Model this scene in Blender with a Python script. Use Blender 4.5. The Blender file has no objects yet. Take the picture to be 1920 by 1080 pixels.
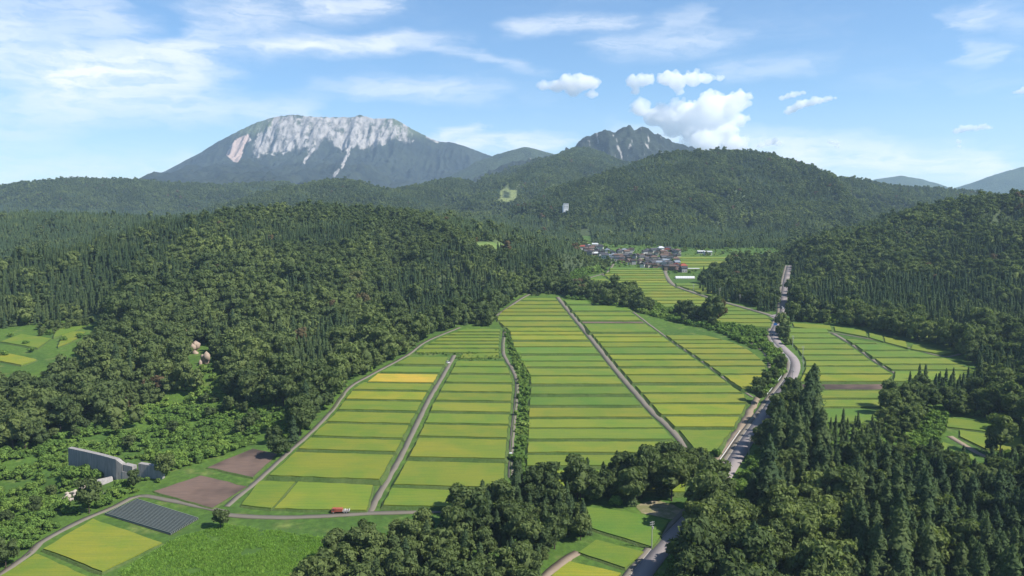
import bpy, math, random
import numpy as np
from mathutils import Vector

# ---------------------------------------------------------------- camera, sky, sun
S = bpy.context.scene
COL = S.collection
rng = np.random.default_rng(7)
random.seed(7)
CZ = 155.0                      # camera height above the datum (metres)
PITCH = math.atan(140.0 / 1478.0)
F = 1478.0                      # focal length in photo pixels
cam = bpy.data.cameras.new('camera'); cam.sensor_width = 36.0; cam.lens = F / 1920 * 36
cam.clip_start = 1.0; cam.clip_end = 60000
cam_o = bpy.data.objects.new('camera', cam); COL.objects.link(cam_o)
cam_o.location = (0, 0, CZ); cam_o.rotation_euler = (math.pi / 2 - PITCH, 0, 0)
S.camera = cam_o

SUN_AZ, SUN_EL = math.radians(111), math.radians(46)     # clockwise from the view direction
sun_dir = Vector((math.sin(SUN_AZ) * math.cos(SUN_EL), math.cos(SUN_AZ) * math.cos(SUN_EL), math.sin(SUN_EL)))
sun = bpy.data.lights.new('sun', 'SUN'); sun.energy = 5.0; sun.angle = math.radians(0.53); sun.color = (1.0, 0.95, 0.87)
sun_o = bpy.data.objects.new('sun', sun); COL.objects.link(sun_o)
sun_o.rotation_euler = sun_dir.to_track_quat('Z', 'Y').to_euler()
sun_o.location = (400, 0, 600)

S.view_settings.view_transform = 'Standard'; S.view_settings.look = 'None'
S.view_settings.exposure = 0.85; S.view_settings.gamma = 1.0; S.view_settings.use_curve_mapping = False
S.render.engine = 'CYCLES'
S.cycles.max_bounces = 40; S.cycles.diffuse_bounces = 2; S.cycles.glossy_bounces = 1
S.cycles.transmission_bounces = 2; S.cycles.transparent_max_bounces = 6; S.cycles.volume_bounces = 36
S.cycles.use_denoising = True

class NT:
    """small helper to write node trees"""
    def __init__(s, tree): s.t = tree; s.n = tree.nodes; s.l = tree.links
    def new(s, typ, **kw):
        n = s.n.new(typ)
        for k, v in kw.items(): setattr(n, k, v)
        return n
    def put(s, sock, v):
        if v is None: return
        if hasattr(v, 'is_output'): s.l.new(v, sock)
        elif hasattr(v, 'outputs'): s.l.new(v.outputs[0], sock)
        else:
            if isinstance(v, tuple) and len(v) == 3 and sock.type == 'RGBA': v = (*v, 1)
            sock.default_value = v
    def math(s, op, a, b=None, c=None, clamp=False):
        n = s.new('ShaderNodeMath', operation=op, use_clamp=clamp)
        s.put(n.inputs[0], a); s.put(n.inputs[1], b)
        if c is not None: s.put(n.inputs[2], c)
        return n.outputs[0]
    def vmath(s, op, a, b=None):
        n = s.new('ShaderNodeVectorMath', operation=op); s.put(n.inputs[0], a); s.put(n.inputs[1], b)
        return n.outputs[0]
    def mix(s, f, a, b, mode='MIX'):
        n = s.new('ShaderNodeMix', data_type='RGBA', blend_type=mode)
        s.put(n.inputs[0], f); s.put(n.inputs[6], a); s.put(n.inputs[7], b)
        return n.outputs[2]
    def noise(s, vec, scale, detail=3.0, rough=0.55, dist=0.0, dim='3D', out=0):
        n = s.new('ShaderNodeTexNoise', noise_dimensions=dim)
        if vec is not None: s.put(n.inputs['Vector'], vec)
        n.inputs['Scale'].default_value = scale; n.inputs['Detail'].default_value = detail
        n.inputs['Roughness'].default_value = rough; n.inputs['Distortion'].default_value = dist
        return n.outputs[out]
    def ramp(s, f, lo, hi, a=0.0, b=1.0, smooth=True):
        n = s.new('ShaderNodeMapRange', interpolation_type='SMOOTHSTEP' if smooth else 'LINEAR')
        s.put(n.inputs[0], f); s.put(n.inputs[1], lo); s.put(n.inputs[2], hi); n.inputs[3].default_value = a; n.inputs[4].default_value = b
        return n.outputs[0]

# ---- world: Nishita sky with cirrus and low haze cloud
W = bpy.data.worlds.new('World'); S.world = W; W.use_nodes = True
w = NT(W.node_tree); w.n.clear()
sky = w.new('ShaderNodeTexSky', sky_type='NISHITA', sun_disc=False)
sky.sun_elevation = SUN_EL; sky.sun_rotation = SUN_AZ; sky.altitude = 600; sky.air_density = 1.0; sky.dust_density = 0.3; sky.ozone_density = 2.0
tc = w.new('ShaderNodeTexCoord')
sp = w.new('ShaderNodeSeparateXYZ'); w.put(sp.inputs[0], tc.outputs['Generated'])
AZ = w.math('ARCTAN2', sp.outputs[0], sp.outputs[1])
EL = w.math('ARCSINE', sp.outputs[2])
def azel(px, py):
    xc, yc = (px - 960) / F, (540 - py) / F
    d = Vector((xc, math.cos(PITCH) + yc * math.sin(PITCH), -math.sin(PITCH) + yc * math.cos(PITCH))).normalized()
    return math.atan2(d.x, d.y), math.asin(d.z)
cmb = w.new('ShaderNodeCombineXYZ'); w.put(cmb.inputs[0], AZ); w.put(cmb.inputs[1], EL)
P2 = cmb.outputs[0]
# warp for ragged cloud edges
wn = w.new('ShaderNodeTexNoise', noise_dimensions='3D'); w.put(wn.inputs['Vector'], w.vmath('MULTIPLY', P2, (1.0, 3.0, 1.0)))
wn.inputs['Scale'].default_value = 9; wn.inputs['Detail'].default_value = 5; wn.inputs['Roughness'].default_value = 0.6
warp = w.vmath('MULTIPLY', w.vmath('SUBTRACT', wn.outputs['Color'], (0.5, 0.5, 0.5)), (0.16, 0.035, 0.0))
PW = w.vmath('ADD', P2, warp)
sw = w.new('ShaderNodeSeparateXYZ'); w.put(sw.inputs[0], PW)
WX, WY = sw.outputs[0], sw.outputs[1]
def streak(x0, y0, x1, y1, wid, op):
    """one cirrus streak: soft bar between two sky directions, width in photo pixels"""
    a = Vector(azel(x0, y0)); b = Vector(azel(x1, y1)); m = (a + b) / 2; d = b - a; L = d.length / 2; d.normalize()
    dx = w.math('SUBTRACT', WX, m.x); dy = w.math('SUBTRACT', WY, m.y)
    u = w.math('ABSOLUTE', w.math('ADD', w.math('MULTIPLY', dx, d.x), w.math('MULTIPLY', dy, d.y)))
    v = w.math('ABSOLUTE', w.math('SUBTRACT', w.math('MULTIPLY', dy, d.x), w.math('MULTIPLY', dx, d.y)))
    fu = w.ramp(u, L * 1.15, L * 0.55); fv = w.ramp(v, wid / F, 0.0)
    return w.math('MULTIPLY', w.math('MULTIPLY', fu, fv), op)
STREAKS = [(-160,235,440,150,75,.5),(60,135,440,88,42,.55),(430,92,850,72,24,.62),(560,18,740,10,26,.5),(330,60,560,25,60,.3),(-100,60,260,30,110,.42),
    (780,80,1030,135,14,.28),(930,58,1190,42,24,.45),(1120,95,1400,65,34,.35),(1190,50,1350,25,30,.3),(560,165,900,160,26,.25),(-100,300,420,330,80,.36),
    (280,215,620,205,40,.42),(640,150,960,185,34,.28),(820,250,900,232,20,.6),(1330,130,1600,118,28,.28),(1780,45,1890,30,28,.3),(1775,95,1880,108,26,.26),
    (1400,285,1960,315,64,.72),(1120,250,1500,280,50,.5),(760,275,1080,262,36,.65),(40,170,420,120,70,.3),(1830,20,2000,60,40,.2)]
tot = None
for st in STREAKS:
    v = streak(*st); tot = v if tot is None else w.math('SUBTRACT', 1.0, w.math('MULTIPLY', w.math('SUBTRACT', 1.0, tot), w.math('SUBTRACT', 1.0, v)))
fine = w.noise(w.vmath('MULTIPLY', PW, (1.0, 4.5, 1.0)), 22, 6, 0.62, 0.4)
big = w.noise(w.vmath('MULTIPLY', PW, (1.0, 2.6, 1.0)), 4.2, 4, 0.55)
veil = w.math('MULTIPLY', w.ramp(big, 0.46, 0.72), w.ramp(fine, 0.3, 0.75, 0.12, 0.42))
leftish = w.ramp(AZ, 0.15, -0.6, 0.35, 1.0)
veil = w.math('MULTIPLY', veil, leftish)
tot = w.math('MULTIPLY', tot, w.ramp(fine, 0.22, 0.62, 0.35, 1.15))
cl = w.math('ADD', tot, veil, clamp=True)
low = w.ramp(EL, 0.16, -0.01, 0.0, 0.30)
cl = w.math('MAXIMUM', cl, low)
cl = w.math('MULTIPLY', cl, w.ramp(EL, -0.02, 0.0))
SKYK = 0.082
cloud_col = w.mix(1.0, (0.68 / SKYK, 0.69 / SKYK, 0.70 / SKYK), (1, 1, 1), 'MULTIPLY')
blue = w.mix(1.0, sky.outputs[0], (.70, .93, 1.10), 'MULTIPLY'); skycol = w.mix(cl, blue, cloud_col)
bg = w.new('ShaderNodeBackground'); w.put(bg.inputs[0], skycol); bg.inputs[1].default_value = SKYK
wo = w.new('ShaderNodeOutputWorld'); w.put(wo.inputs[0], bg)

# ---------------------------------------------------------------- helpers
def tag(o, label=None, cat=None, group=None, kind=None):
    if label: o['label'] = label
    if cat: o['category'] = cat
    if group: o['group'] = group
    if kind: o['kind'] = kind
    return o
def mesh(name, verts, faces, mats=None, smooth=False):
    m = bpy.data.meshes.new(name)
    verts = np.asarray(verts, dtype=np.float32).reshape(-1, 3)
    if isinstance(faces, np.ndarray):
        n, k = faces.shape
        m.vertices.add(len(verts)); m.vertices.foreach_set('co', verts.ravel())
        m.loops.add(n * k); m.loops.foreach_set('vertex_index', faces.astype(np.int32).ravel())
        m.polygons.add(n); m.polygons.foreach_set('loop_start', np.arange(0, n * k, k, dtype=np.int32))
        try: m.polygons.foreach_set('loop_total', np.full(n, k, dtype=np.int32))
        except Exception: pass
        m.update(calc_edges=True)
    else:
        m.from_pydata(verts.tolist(), [], faces); m.update()
    if mats is not None:
        for mm in (mats if isinstance(mats, (list, tuple)) else [mats]): m.materials.append(mm)
    if smooth: m.polygons.foreach_set('use_smooth', np.ones(len(m.polygons), dtype=bool))
    return m
def obj(name, me, parent=None, loc=(0, 0, 0), rz=0.0):
    o = bpy.data.objects.new(name, me); COL.objects.link(o)
    o.location = loc; o.rotation_euler = (0, 0, rz)
    if parent is not None: o.parent = parent
    return o
def empty(name, loc=(0, 0, 0), rz=0.0):
    return obj(name, None, None, loc, rz)
class MB:
    """collects simple solids into one mesh"""
    def __init__(s): s.v = []; s.f = []
    def box(s, x0, x1, y0, y1, z0, z1):
        b = len(s.v)
        s.v += [(x0,y0,z0),(x1,y0,z0),(x1,y1,z0),(x0,y1,z0),(x0,y0,z1),(x1,y0,z1),(x1,y1,z1),(x0,y1,z1)]
        s.f += [tuple(b + i for i in q) for q in ((0,3,2,1),(4,5,6,7),(0,1,5,4),(1,2,6,5),(2,3,7,6),(3,0,4,7))]
        return s
    def hexa(s, pts):
        b = len(s.v); s.v += [tuple(p) for p in pts]
        s.f += [tuple(b + i for i in q) for q in ((0,3,2,1),(4,5,6,7),(0,1,5,4),(1,2,6,5),(2,3,7,6),(3,0,4,7))]
        return s
    def tube(s, p0, p1, r0, r1, n=8):
        p0, p1 = Vector(p0), Vector(p1); d = (p1 - p0).normalized()
        a = d.orthogonal().normalized(); c = d.cross(a); b = len(s.v)
        for p, r in ((p0, r0), (p1, r1)):
            for i in range(n):
                t = 2 * math.pi * i / n; s.v.append(tuple(p + r * (math.cos(t) * a + math.sin(t) * c)))
        for i in range(n):
            j = (i + 1) % n; s.f.append((b + i, b + j, b + n + j, b + n + i))
        s.f.append(tuple(b + i for i in reversed(range(n)))); s.f.append(tuple(b + n + i for i in range(n)))
        return s
    def prism(s, prof, y0, y1):
        """profile in x,z pulled along y"""
        b = len(s.v); n = len(prof)
        s.v += [(x, y0, z) for x, z in prof] + [(x, y1, z) for x, z in prof]
        for i in range(n):
            j = (i + 1) % n; s.f.append((b + i, b + j, b + n + j, b + n + i))
        s.f.append(tuple(b + i for i in reversed(range(n)))); s.f.append(tuple(b + n + i for i in range(n)))
        return s
    def build(s, name, mat, parent=None, loc=(0,0,0), rz=0.0, smooth=False):
        return obj(name, mesh(name, s.v, s.f, mat, smooth), parent, loc, rz)

# ---- numpy gradient noise
_perm = np.random.default_rng(3).permutation(512).astype(np.int64)
_perm = np.concatenate([_perm, _perm])
_ga = np.random.default_rng(4).uniform(0, 2 * np.pi, 512)
_gx, _gy = np.cos(_ga), np.sin(_ga)
def pnoise(x, y):
    xi = np.floor(x).astype(np.int64); yi = np.floor(y).astype(np.int64); xf = x - xi; yf = y - yi
    u = xf * xf * xf * (xf * (xf * 6 - 15) + 10); v = yf * yf * yf * (yf * (yf * 6 - 15) + 10)
    def g(ix, iy, dx, dy):
        h = _perm[(_perm[ix & 511] + iy) & 511]
        return _gx[h] * dx + _gy[h] * dy
    a = g(xi, yi, xf, yf); b = g(xi + 1, yi, xf - 1, yf); c = g(xi, yi + 1, xf, yf - 1); d = g(xi + 1, yi + 1, xf - 1, yf - 1)
    return (a + u * (b - a)) * (1 - v) + (c + u * (d - c)) * v
def fbm(x, y, oct=4, gain=0.5):
    s = 0; a = 1.0
    for i in range(oct): s = s + a * pnoise(x + 17.3 * i, y - 9.1 * i); x = x * 2.03; y = y * 2.03; a *= gain
    return s
def ridged(x, y, oct=4, gain=0.5):
    s = 0; a = 1.0
    for i in range(oct): s = s + a * (1 - 2.2 * np.abs(pnoise(x + 31.7 * i, y + 5.3 * i))); x = x * 2.1; y = y * 2.1; a *= gain
    return s
def sstep(a, b, x):
    t = np.clip((x - a) / (b - a), 0, 1); return t * t * (3 - 2 * t)

# ---- photo pixel <-> world (the camera stands at 0,0,CZ looking along +Y)
SP, CP = math.sin(PITCH), math.cos(PITCH)
def ray(px, py):
    xc = (np.asarray(px, float) - 960) / F; yc = (540 - np.asarray(py, float)) / F
    return xc, CP + yc * SP, -SP + yc * CP
def at_depth(px, py, Y):
    dx, dy, dz = ray(px, py); t = Y / dy
    return dx * t, Y + 0 * dx, CZ + dz * t
def project(x, y, z):
    z = z - CZ; yc = y * SP + z * CP; f = y * CP - z * SP
    f = np.maximum(f, 1e-3)
    return 960 + F * x / f, 540 - F * yc / f
def inpoly(px, py, poly):
    px = np.asarray(px); py = np.asarray(py); r = np.zeros(px.shape, bool); n = len(poly); j = n - 1
    for i in range(n):
        xi, yi = poly[i]; xj, yj = poly[j]
        c = ((yi > py) != (yj > py)) & (px < (xj - xi) * (py - yi) / ((yj - yi) + 1e-12) + xi)
        r ^= c; j = i
    return r

# ---------------------------------------------------------------- the lie of the land
SL = 0.0747
def plane(y): return SL * y
def on_plane(px, py, off=0.0):
    dx, dy, dz = ray(px, py); t = (off - CZ) / (dz - SL * dy)
    return dx * t, dy * t
EDGE_L = [(-60,1090),(60,1038),(155,972),(262,928),(330,888),(400,855),(475,834),(545,828),(600,775),(650,715),(690,697),(762,662),(800,636),(862,610),(922,590),(985,550),(1050,526),(1130,508)]
_el = np.array([on_plane(*p) for p in EDGE_L])
def base(x, y):
    """plateau of fields, falling into the stream valley on its left"""
    xe = np.interp(y, _el[:, 1], _el[:, 0])
    d = np.clip(xe - 6 - x, 0, None) * sstep(560, 490, y)
    return SL * np.clip(y, -50, 1280) + .03 * np.clip(y - 1280, 0, 900) - 13.0 * sstep(0, 75, d) + 5.0 * sstep(80, 190, d) + 6.5 * np.exp(-(((x + 225) / 17) ** 2 + ((y - 389.5) / 6.5) ** 2))

# the valley floor that the hills stop at
FLATS = [[(422,952),(655,723),(862,610),(985,552),(1046,530),(1130,508),(1086,470),(1105,456),(1270,462),(1464,464),(1470,496),(1492,496),(1486,598),(1640,614),(1842,690),(1930,780),(1930,1080),(430,1080)],
         [(-300,640),(0,616),(100,604),(188,598),(186,640),(130,690),(0,730),(-300,740)]]
_fx, _fy = np.arange(-800, 800, 10.0), np.arange(200, 1500, 10.0)
_FX, _FY = np.meshgrid(_fx, _fy, indexing='ij'); _fp = project(_FX, _FY, plane(_FY)); _fm = np.zeros(_FX.shape)
for _q in FLATS: _fm[inpoly(_fp[0], _fp[1], _q)] = 1
for _k in range(3):
    for _ax in (0, 1): _fm = (np.roll(_fm, 1, _ax) + _fm + np.roll(_fm, -1, _ax)) / 3
_fm = np.clip(_fm * 1.6, 0, 1)
def flat_weight(x, y):
    i = np.clip((x + 800) / 10, 0, len(_fx) - 1.001); j = np.clip((y - 200) / 10, 0, len(_fy) - 1.001); a = i.astype(int); c = j.astype(int); u, w_ = i - a, j - c
    return (_fm[a, c] * (1 - u) + _fm[a + 1, c] * u) * (1 - w_) + (_fm[a, c + 1] * (1 - u) + _fm[a + 1, c + 1] * u) * w_
class Ridge:
    def __init__(s, name, pts, front, back, r=30.0, amp=0.0, lam=200.0, tree=0.0, cell=10, reach=600, kind='hill', seed=0, ex=None, end=None):
        P = []; s.end = end
        for (px, py, Y) in pts:
            a = at_depth(px, py, Y); P.append((float(a[0]), float(Y), float(a[2]) - tree))
        s.P = [P]; s.name = name; s.front, s.back, s.r, s.amp, s.lam = front, back, r, amp, lam
        s.cell, s.reach, s.kind, s.seed = cell, reach, name, seed
        if ex:
            for e in ex: s.P.append([(float(at_depth(a, b, c)[0]), float(c), float(at_depth(a, b, c)[2]) - tree) for a, b, c in e])
        allp = np.array([p for q in s.P for p in q])
        s.box = (allp[:, 0].min() - reach, allp[:, 0].max() + reach, allp[:, 1].min() - reach * 1.3, allp[:, 1].max() + reach)
    def raw(s, x, y):
        best = np.full(x.shape, -1e4); drop = np.zeros(x.shape)
        for P in s.P:
            for (ax, ay, az), (bx, by, bz) in zip(P[:-1], P[1:]):
                ux, uy = bx - ax, by - ay; L2 = ux * ux + uy * uy
                t = np.clip(((x - ax) * ux + (y - ay) * uy) / L2, 0, 1)
                dx, dy = x - ax - t * ux, y - ay - t * uy
                d = np.hypot(dx, dy); sl = np.where(dy < 0, s.front, s.back)
                if s.end and P is s.P[0]: sl = np.where((uy * dx - ux * dy < 0), s.end, sl)   # the flank on the left of the crest
                if P is not s.P[0]: sl = np.maximum(sl, .36)
                fall = sl * (np.sqrt(d * d + s.r * s.r) - s.r); v = az + t * (bz - az) - fall
                drop = np.where(v > best, fall, drop); best = np.maximum(best, v)
        s.drop = drop
        return best
    def h(s, x, y):
        out = np.full(np.shape(x), -1e4)
        m = (x > s.box[0]) & (x < s.box[1]) & (y > s.box[2]) & (y < s.box[3])
        if not m.any(): return out
        xm, ym = x[m], y[m]
        v = s.raw(xm, ym)
        if s.amp:
            wx = xm + .25 * s.lam * fbm(xm / s.lam * .7 + 3, ym / s.lam * .7, 2)
            v = v + s.amp * (.10 + .90 * sstep(0, s.amp * 1.1, s.drop)) * (0.75 * ridged(wx / s.lam + s.seed, ym / s.lam * 0.42 + s.seed * 2, 3) - 0.95)
        fw = flat_weight(xm, ym); v = v - fw * np.maximum(v - base(xm, ym) + 4, 0)
        out[m] = v
        return out

RID = []
RID.append(Ridge('hill', [(195,650,670),(215,603,735),(262,535,820),(320,470,915),(400,408,1020),(450,387,1110),(520,387,1160),(600,383,1180),(720,388,1200),(820,402,1240),(880,440,1290),(950,492,1230)],
    0.25, 0.62, 40, 30, 200, tree=9, cell=9, reach=620, seed=2, end=0.75, ex=[[(450,395,1130),(400,510,880),(350,600,715),(290,660,640)],[(600,384,1180),(610,480,960),(640,560,800),(655,640,665)],[(780,395,1220),(830,470,1040),(862,535,890)]]))
RID.append(Ridge('hill', [(-260,392,1500),(0,393,1500),(150,394,1520),(300,399,1540),(430,402,1540)], 0.175, 0.5, 60, 20, 300, tree=12, cell=14, reach=800, seed=5))
RID.append(Ridge('hill', [(-300,352,3300),(-100,347,3400),(0,345,3500),(80,337,3500),(150,332,3500),(220,334,3500),(285,338,3600),(420,345,3700),(520,338,3900)], 0.33, 0.4, 90, 80, 480, tree=12, cell=26, reach=1500, seed=9))
RID.append(Ridge('hill', [(400,392,2450),(480,368,2600),(560,354,2700),(640,334,2850),(690,350,2700),(730,376,2500)], 0.28, 0.4, 60, 50, 380, tree=12, cell=18, reach=900, seed=11))
RID.append(Ridge('hill', [(730,372,2800),(790,345,3000),(850,332,3300),(900,345,3200)], 0.27, 0.4, 60, 55, 380, tree=12, cell=22, reach=900, seed=13))
RID.append(Ridge('hill', [(700,395,2000),(800,392,2050),(900,400,2100),(1000,410,2150),(1100,405,2100)], 0.13, 0.3, 60, 10, 260, tree=12, cell=18, reach=900, seed=15))
RID.append(Ridge('hill', [(900,392,2500),(935,354,2750),(1000,322,3050),(1050,294,3500),(1090,274,4200)], 0.34, 0.36, 50, 75, 380, tree=16, cell=12, reach=1100, seed=17))
RID.append(Ridge('hill', [(1060,350,2250),(1110,328,2300),(1170,310,2350),(1230,293,2400),(1288,278,2450),(1350,276,2480),(1405,279,2480),(1435,293,2480),(1480,312,2550),(1540,324,2700),(1640,340,2900),(1720,347,3000),(1830,356,3000)],
    0.40, 0.45, 70, 95, 400, tree=15, cell=16, reach=1250, seed=19, ex=[[(1260,282,2420),(1240,340,2080),(1230,400,1740),(1215,440,1560)],[(1420,284,2480),(1450,340,2150),(1480,400,1800),(1520,445,1560)],[(1130,322,2300),(1110,370,2000),(1105,410,1750)],[(1640,340,2900),(1640,375,2300),(1620,410,1850)]]))
RID.append(Ridge('hill', [(1532,492,1035),(1565,452,1090),(1620,428,1140),(1700,412,1190),(1780,388,1240),(1860,362,1240),(2000,345,1200),(2200,350,1150)], 0.30, 0.4, 50, 34, 210, tree=10, cell=9, reach=700, seed=23,
    ex=[[(1860,362,1240),(1880,440,1010),(1900,520,850)],[(1700,412,1190),(1690,470,1010),(1680,530,870)]]))
RID.append(Ridge('mountain', [(940,310,5200),(985,300,5200),(1040,290,5200),(1075,277,5200),(1095,263,5200),(1112,252,5200),(1135,245,5150),(1148,249,5200),(1160,246,5200),(1172,238,5200),(1180,236,5200),(1190,241,5200),(1200,237,5200),(1215,243,5200),(1240,256,5200),(1262,264,5200),(1290,274,5200),(1360,300,5200),(1480,340,5200)],
    0.80, 0.6, 8, 95, 170, cell=13, reach=1500, seed=29))
RID.append(Ridge('mountain', [(900,300,6400),(935,288,6400),(965,280,6300),(985,275,6300),(1010,281,6300),(1045,290,6300),(1100,300,6300)], 0.6, 0.6, 40, 40, 400, cell=28, reach=1400, seed=31))
RID.append(Ridge('mountain', [(1600,348,8600),(1650,335,8600),(1690,329,8600),(1720,335,8600),(1760,350,8600)], 0.4, 0.4, 60, 20, 400, cell=40, reach=1500, seed=33))
RID.append(Ridge('mountain', [(1780,362,8000),(1850,338,8000),(1900,318,8000),(1960,300,8000),(2100,280,8000)], 0.4, 0.4, 60, 25, 500, cell=40, reach=2200, seed=35))

# the big rocky mountain: crest, steep gullied face, long forested apron
MC = np.array([(180,372),(240,350),(290,330),(330,309),(370,288),(410,264),(450,243),(475,231),(495,224),(515,219),(535,216),(550,215),(570,217),(585,219),(600,220),(620,219.5),(640,219),(655,219),(668,216),(676,214.5),(690,219),(705,222),(722,221),(740,223),(752,229),(762,235),(775,243),(800,256),(822,265),(850,267),(880,277),(920,292),(970,310),(1060,345)], float)
MY = 7800.0
_mx, _, _mz = at_depth(MC[:, 0], MC[:, 1], MY)
def mountain_h(x, y):
    zc = np.interp(x, _mx, _mz)
    d = MY - y + 60 * fbm(x / 420, y * 0 + 3.7, 3)
    xs = x + 26 * fbm(x / 150, d / 150, 3)
    core = np.interp(x, _mx[[2, 5, 8, 26, 29, 33]], [0, .35, 1, 1, .45, 0])
    df = np.clip(d, 0, None)
    zc = zc + 9 * fbm(x / 46, y * 0, 3) * core
    face = 0.95 * np.clip(df, 0, 420) * core + 0.42 * np.clip(df, 0, 420) * (1 - core)
    apron = 0.30 * np.clip(df - 420, 0, 500) + 0.135 * np.clip(df - 920, 0, None)
    gul = ridged(xs / 150, df / 700 + 2, 2) * 0.62 + ridged(xs / 62 + 9, df / 300 + 7, 3) * 0.36
    amp = np.clip(df / 160, 0.06, 1) * np.interp(df, [0, 420, 800, 2500], [82, 118, 66, 40])
    fold = 95 * np.clip(df - 500, 0, 1200) / 1200 * (ridged(x / 620 + 4, df / 1500 + 1, 3) - .6)
    z = zc - face - apron + amp * (gul - 0.85) * (0.35 + 0.65 * core) + fold + 3.5 * fbm(x / 45, df / 45, 3) + 5 * fbm(x / 26, y / 60, 2) * core
    back = zc - 0.5 * np.clip(-d, 0, None)
    return np.where(d > 0, z, back)
def H(x, y):
    x = np.asarray(x, float); y = np.asarray(y, float)
    v = base(x, y)
    for R in RID: v = np.maximum(v, R.h(x, y))
    m = y > 4200
    if m.any(): v = np.where(m, np.maximum(v, mountain_h(x, np.where(m, y, 5000))), v)
    return v
def on_land(px, py, y0=150.0, y1=9000.0):
    """march the sight line of a photo pixel to the land"""
    ys = np.geomspace(y0, y1, 700); dx, dy, dz = ray(px, py)
    xs = dx / dy * ys; zs = CZ + dz / dy * ys
    hit = np.nonzero(H(xs, ys) >= zs)[0]
    i = hit[0] if len(hit) else len(ys) - 1
    return float(xs[i]), float(ys[i]), float(H(xs[i:i + 1], ys[i:i + 1])[0])

# ---------------------------------------------------------------- materials
def material(name, build):
    m = bpy.data.materials.new(name); m.use_nodes = True; t = NT(m.node_tree); t.n.clear()
    out = t.new('ShaderNodeOutputMaterial'); s = build(t)
    t.put(out.inputs[0], s); return m
def bsdf(t, col, rough=0.9, bump=None, bs=0.3, bd=0.1, spec=0.15, alb=0.72):
    b = t.new('ShaderNodeBsdfPrincipled'); t.put(b.inputs['Base Color'], t.mix(1, col, (alb, alb, alb), 'MULTIPLY')); t.put(b.inputs['Roughness'], rough)
    b.inputs['Specular IOR Level'].default_value = spec
    if bump is not None:
        n = t.new('ShaderNodeBump'); n.inputs['Strength'].default_value = bs; n.inputs['Distance'].default_value = bd
        t.put(n.inputs['Height'], bump); t.put(b.inputs['Normal'], n.outputs[0])
    return b
def pos(t): return t.new('ShaderNodeNewGeometry').outputs['Position']
def m_ground(t):
    p = pos(t); a = t.noise(p, 0.02, 4); b = t.noise(p, 0.35, 4, 0.65); c = t.noise(p, 0.09, 3)
    col = t.mix(t.ramp(a, .35, .65), (.105, .19, .032), (.075, .15, .03))
    col = t.mix(t.ramp(c, .55, .75), col, (.17, .22, .06))
    col = t.mix(t.ramp(b, .35, .75), t.mix(1, col, (.72, .72, .72), 'MULTIPLY'), t.mix(1, col, (1.15, 1.12, 1.0), 'MULTIPLY'))
    return bsdf(t, col, .95, b, .8, .5)
M_GROUND = material('meadow_grass', m_ground)
def m_bank(t):
    p = pos(t); b = t.noise(p, 0.9, 4, 0.7); a = t.noise(p, 0.06, 3)
    col = t.mix(t.ramp(a, .35, .65), (.082, .140, .034), (.115, .16, .048))
    col = t.mix(t.ramp(b, .3, .7), t.mix(1, col, (.65, .68, .6), 'MULTIPLY'), col)
    return bsdf(t, col, .95, b, .9, .5)
M_BANK = material('bank_grass', m_bank)
def m_rice(t):
    p = pos(t); oi = t.new('ShaderNodeObjectInfo')
    st = t.vmath('MULTIPLY', p, (0.06, 1.1, 0.2)); a = t.noise(st, 1.0, 3); b = t.noise(p, 0.05, 4, .6); c = t.noise(p, 1.6, 3, .7)
    col = t.mix(t.ramp(b, .38, .66, 0, .8), oi.outputs['Color'], t.mix(1, oi.outputs['Color'], (.68, .92, .9), 'MULTIPLY'))
    col = t.mix(t.ramp(a, .4, .62, 0, .8), col, t.mix(1, col, (1.26, 1.13, .9), 'MULTIPLY'))
    col = t.mix(t.ramp(c, .3, .75), t.mix(1, col, (.84, .86, .8), 'MULTIPLY'), col)
    big = t.noise(p, 0.018, 2); col = t.mix(t.ramp(big, .58, .75, 0, .4), col, t.mix(1, col, (.72, .92, .8), 'MULTIPLY'))
    return bsdf(t, col, .8, c, .5, .25)
M_RICE = material('rice_crop', m_rice)
def m_soil(t):
    p = pos(t); st = t.vmath('MULTIPLY', p, (0.15, 1.6, 0.2)); a = t.noise(st, 1.0, 3); b = t.noise(p, .03, 3); c = t.noise(p, 1.5, 3)
    col = t.mix(t.ramp(b, .4, .62), (.16, .112, .088), (.07, .052, .043)); col = t.mix(t.ramp(a, .38, .62, 0, .8), col, t.mix(1, col, (1.25, 1.2, 1.2), 'MULTIPLY'))
    return bsdf(t, col, .95, c, .6, .15)
M_SOIL = material('ploughed_soil', m_soil)
def m_forest_floor(t):
    p = pos(t); b = t.noise(p, .12, 4, .65)
    md = t.new('ShaderNodeAttribute', attribute_name='meadow').outputs['Fac']
    return bsdf(t, t.mix(md, t.mix(b, (.045, .066, .03), (.095, .125, .052)), t.mix(t.ramp(b, .35, .65), (.12, .20, .05), (.19, .25, .075))), .95, b, 1, 2)
M_FLOOR = material('forest_floor', m_forest_floor)
def m_far_forest(t):
    p = pos(t); a = t.noise(p, .0035, 4); b = t.noise(p, .055, 4, .7); c = t.noise(p, .02, 3)
    col = t.mix(t.ramp(a, .38, .62), (.046, .070, .040), (.072, .10, .05)); col = t.mix(t.ramp(c, .4, .65, 0, .6), col, (.040, .062, .036))
    col = t.mix(t.ramp(b, .35, .65), t.mix(1, col, (.5, .52, .5), 'MULTIPLY'), t.mix(1, col, (1.25, 1.25, 1.1), 'MULTIPLY'))
    md = t.new('ShaderNodeAttribute', attribute_name='meadow').outputs['Fac']; col = t.mix(md, col, t.mix(b, (.20, .25, .09), (.27, .31, .13)))
    return bsdf(t, col, .95, b, 1, 14)
M_FAR = material('far_forest_canopy', m_far_forest)
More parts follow.
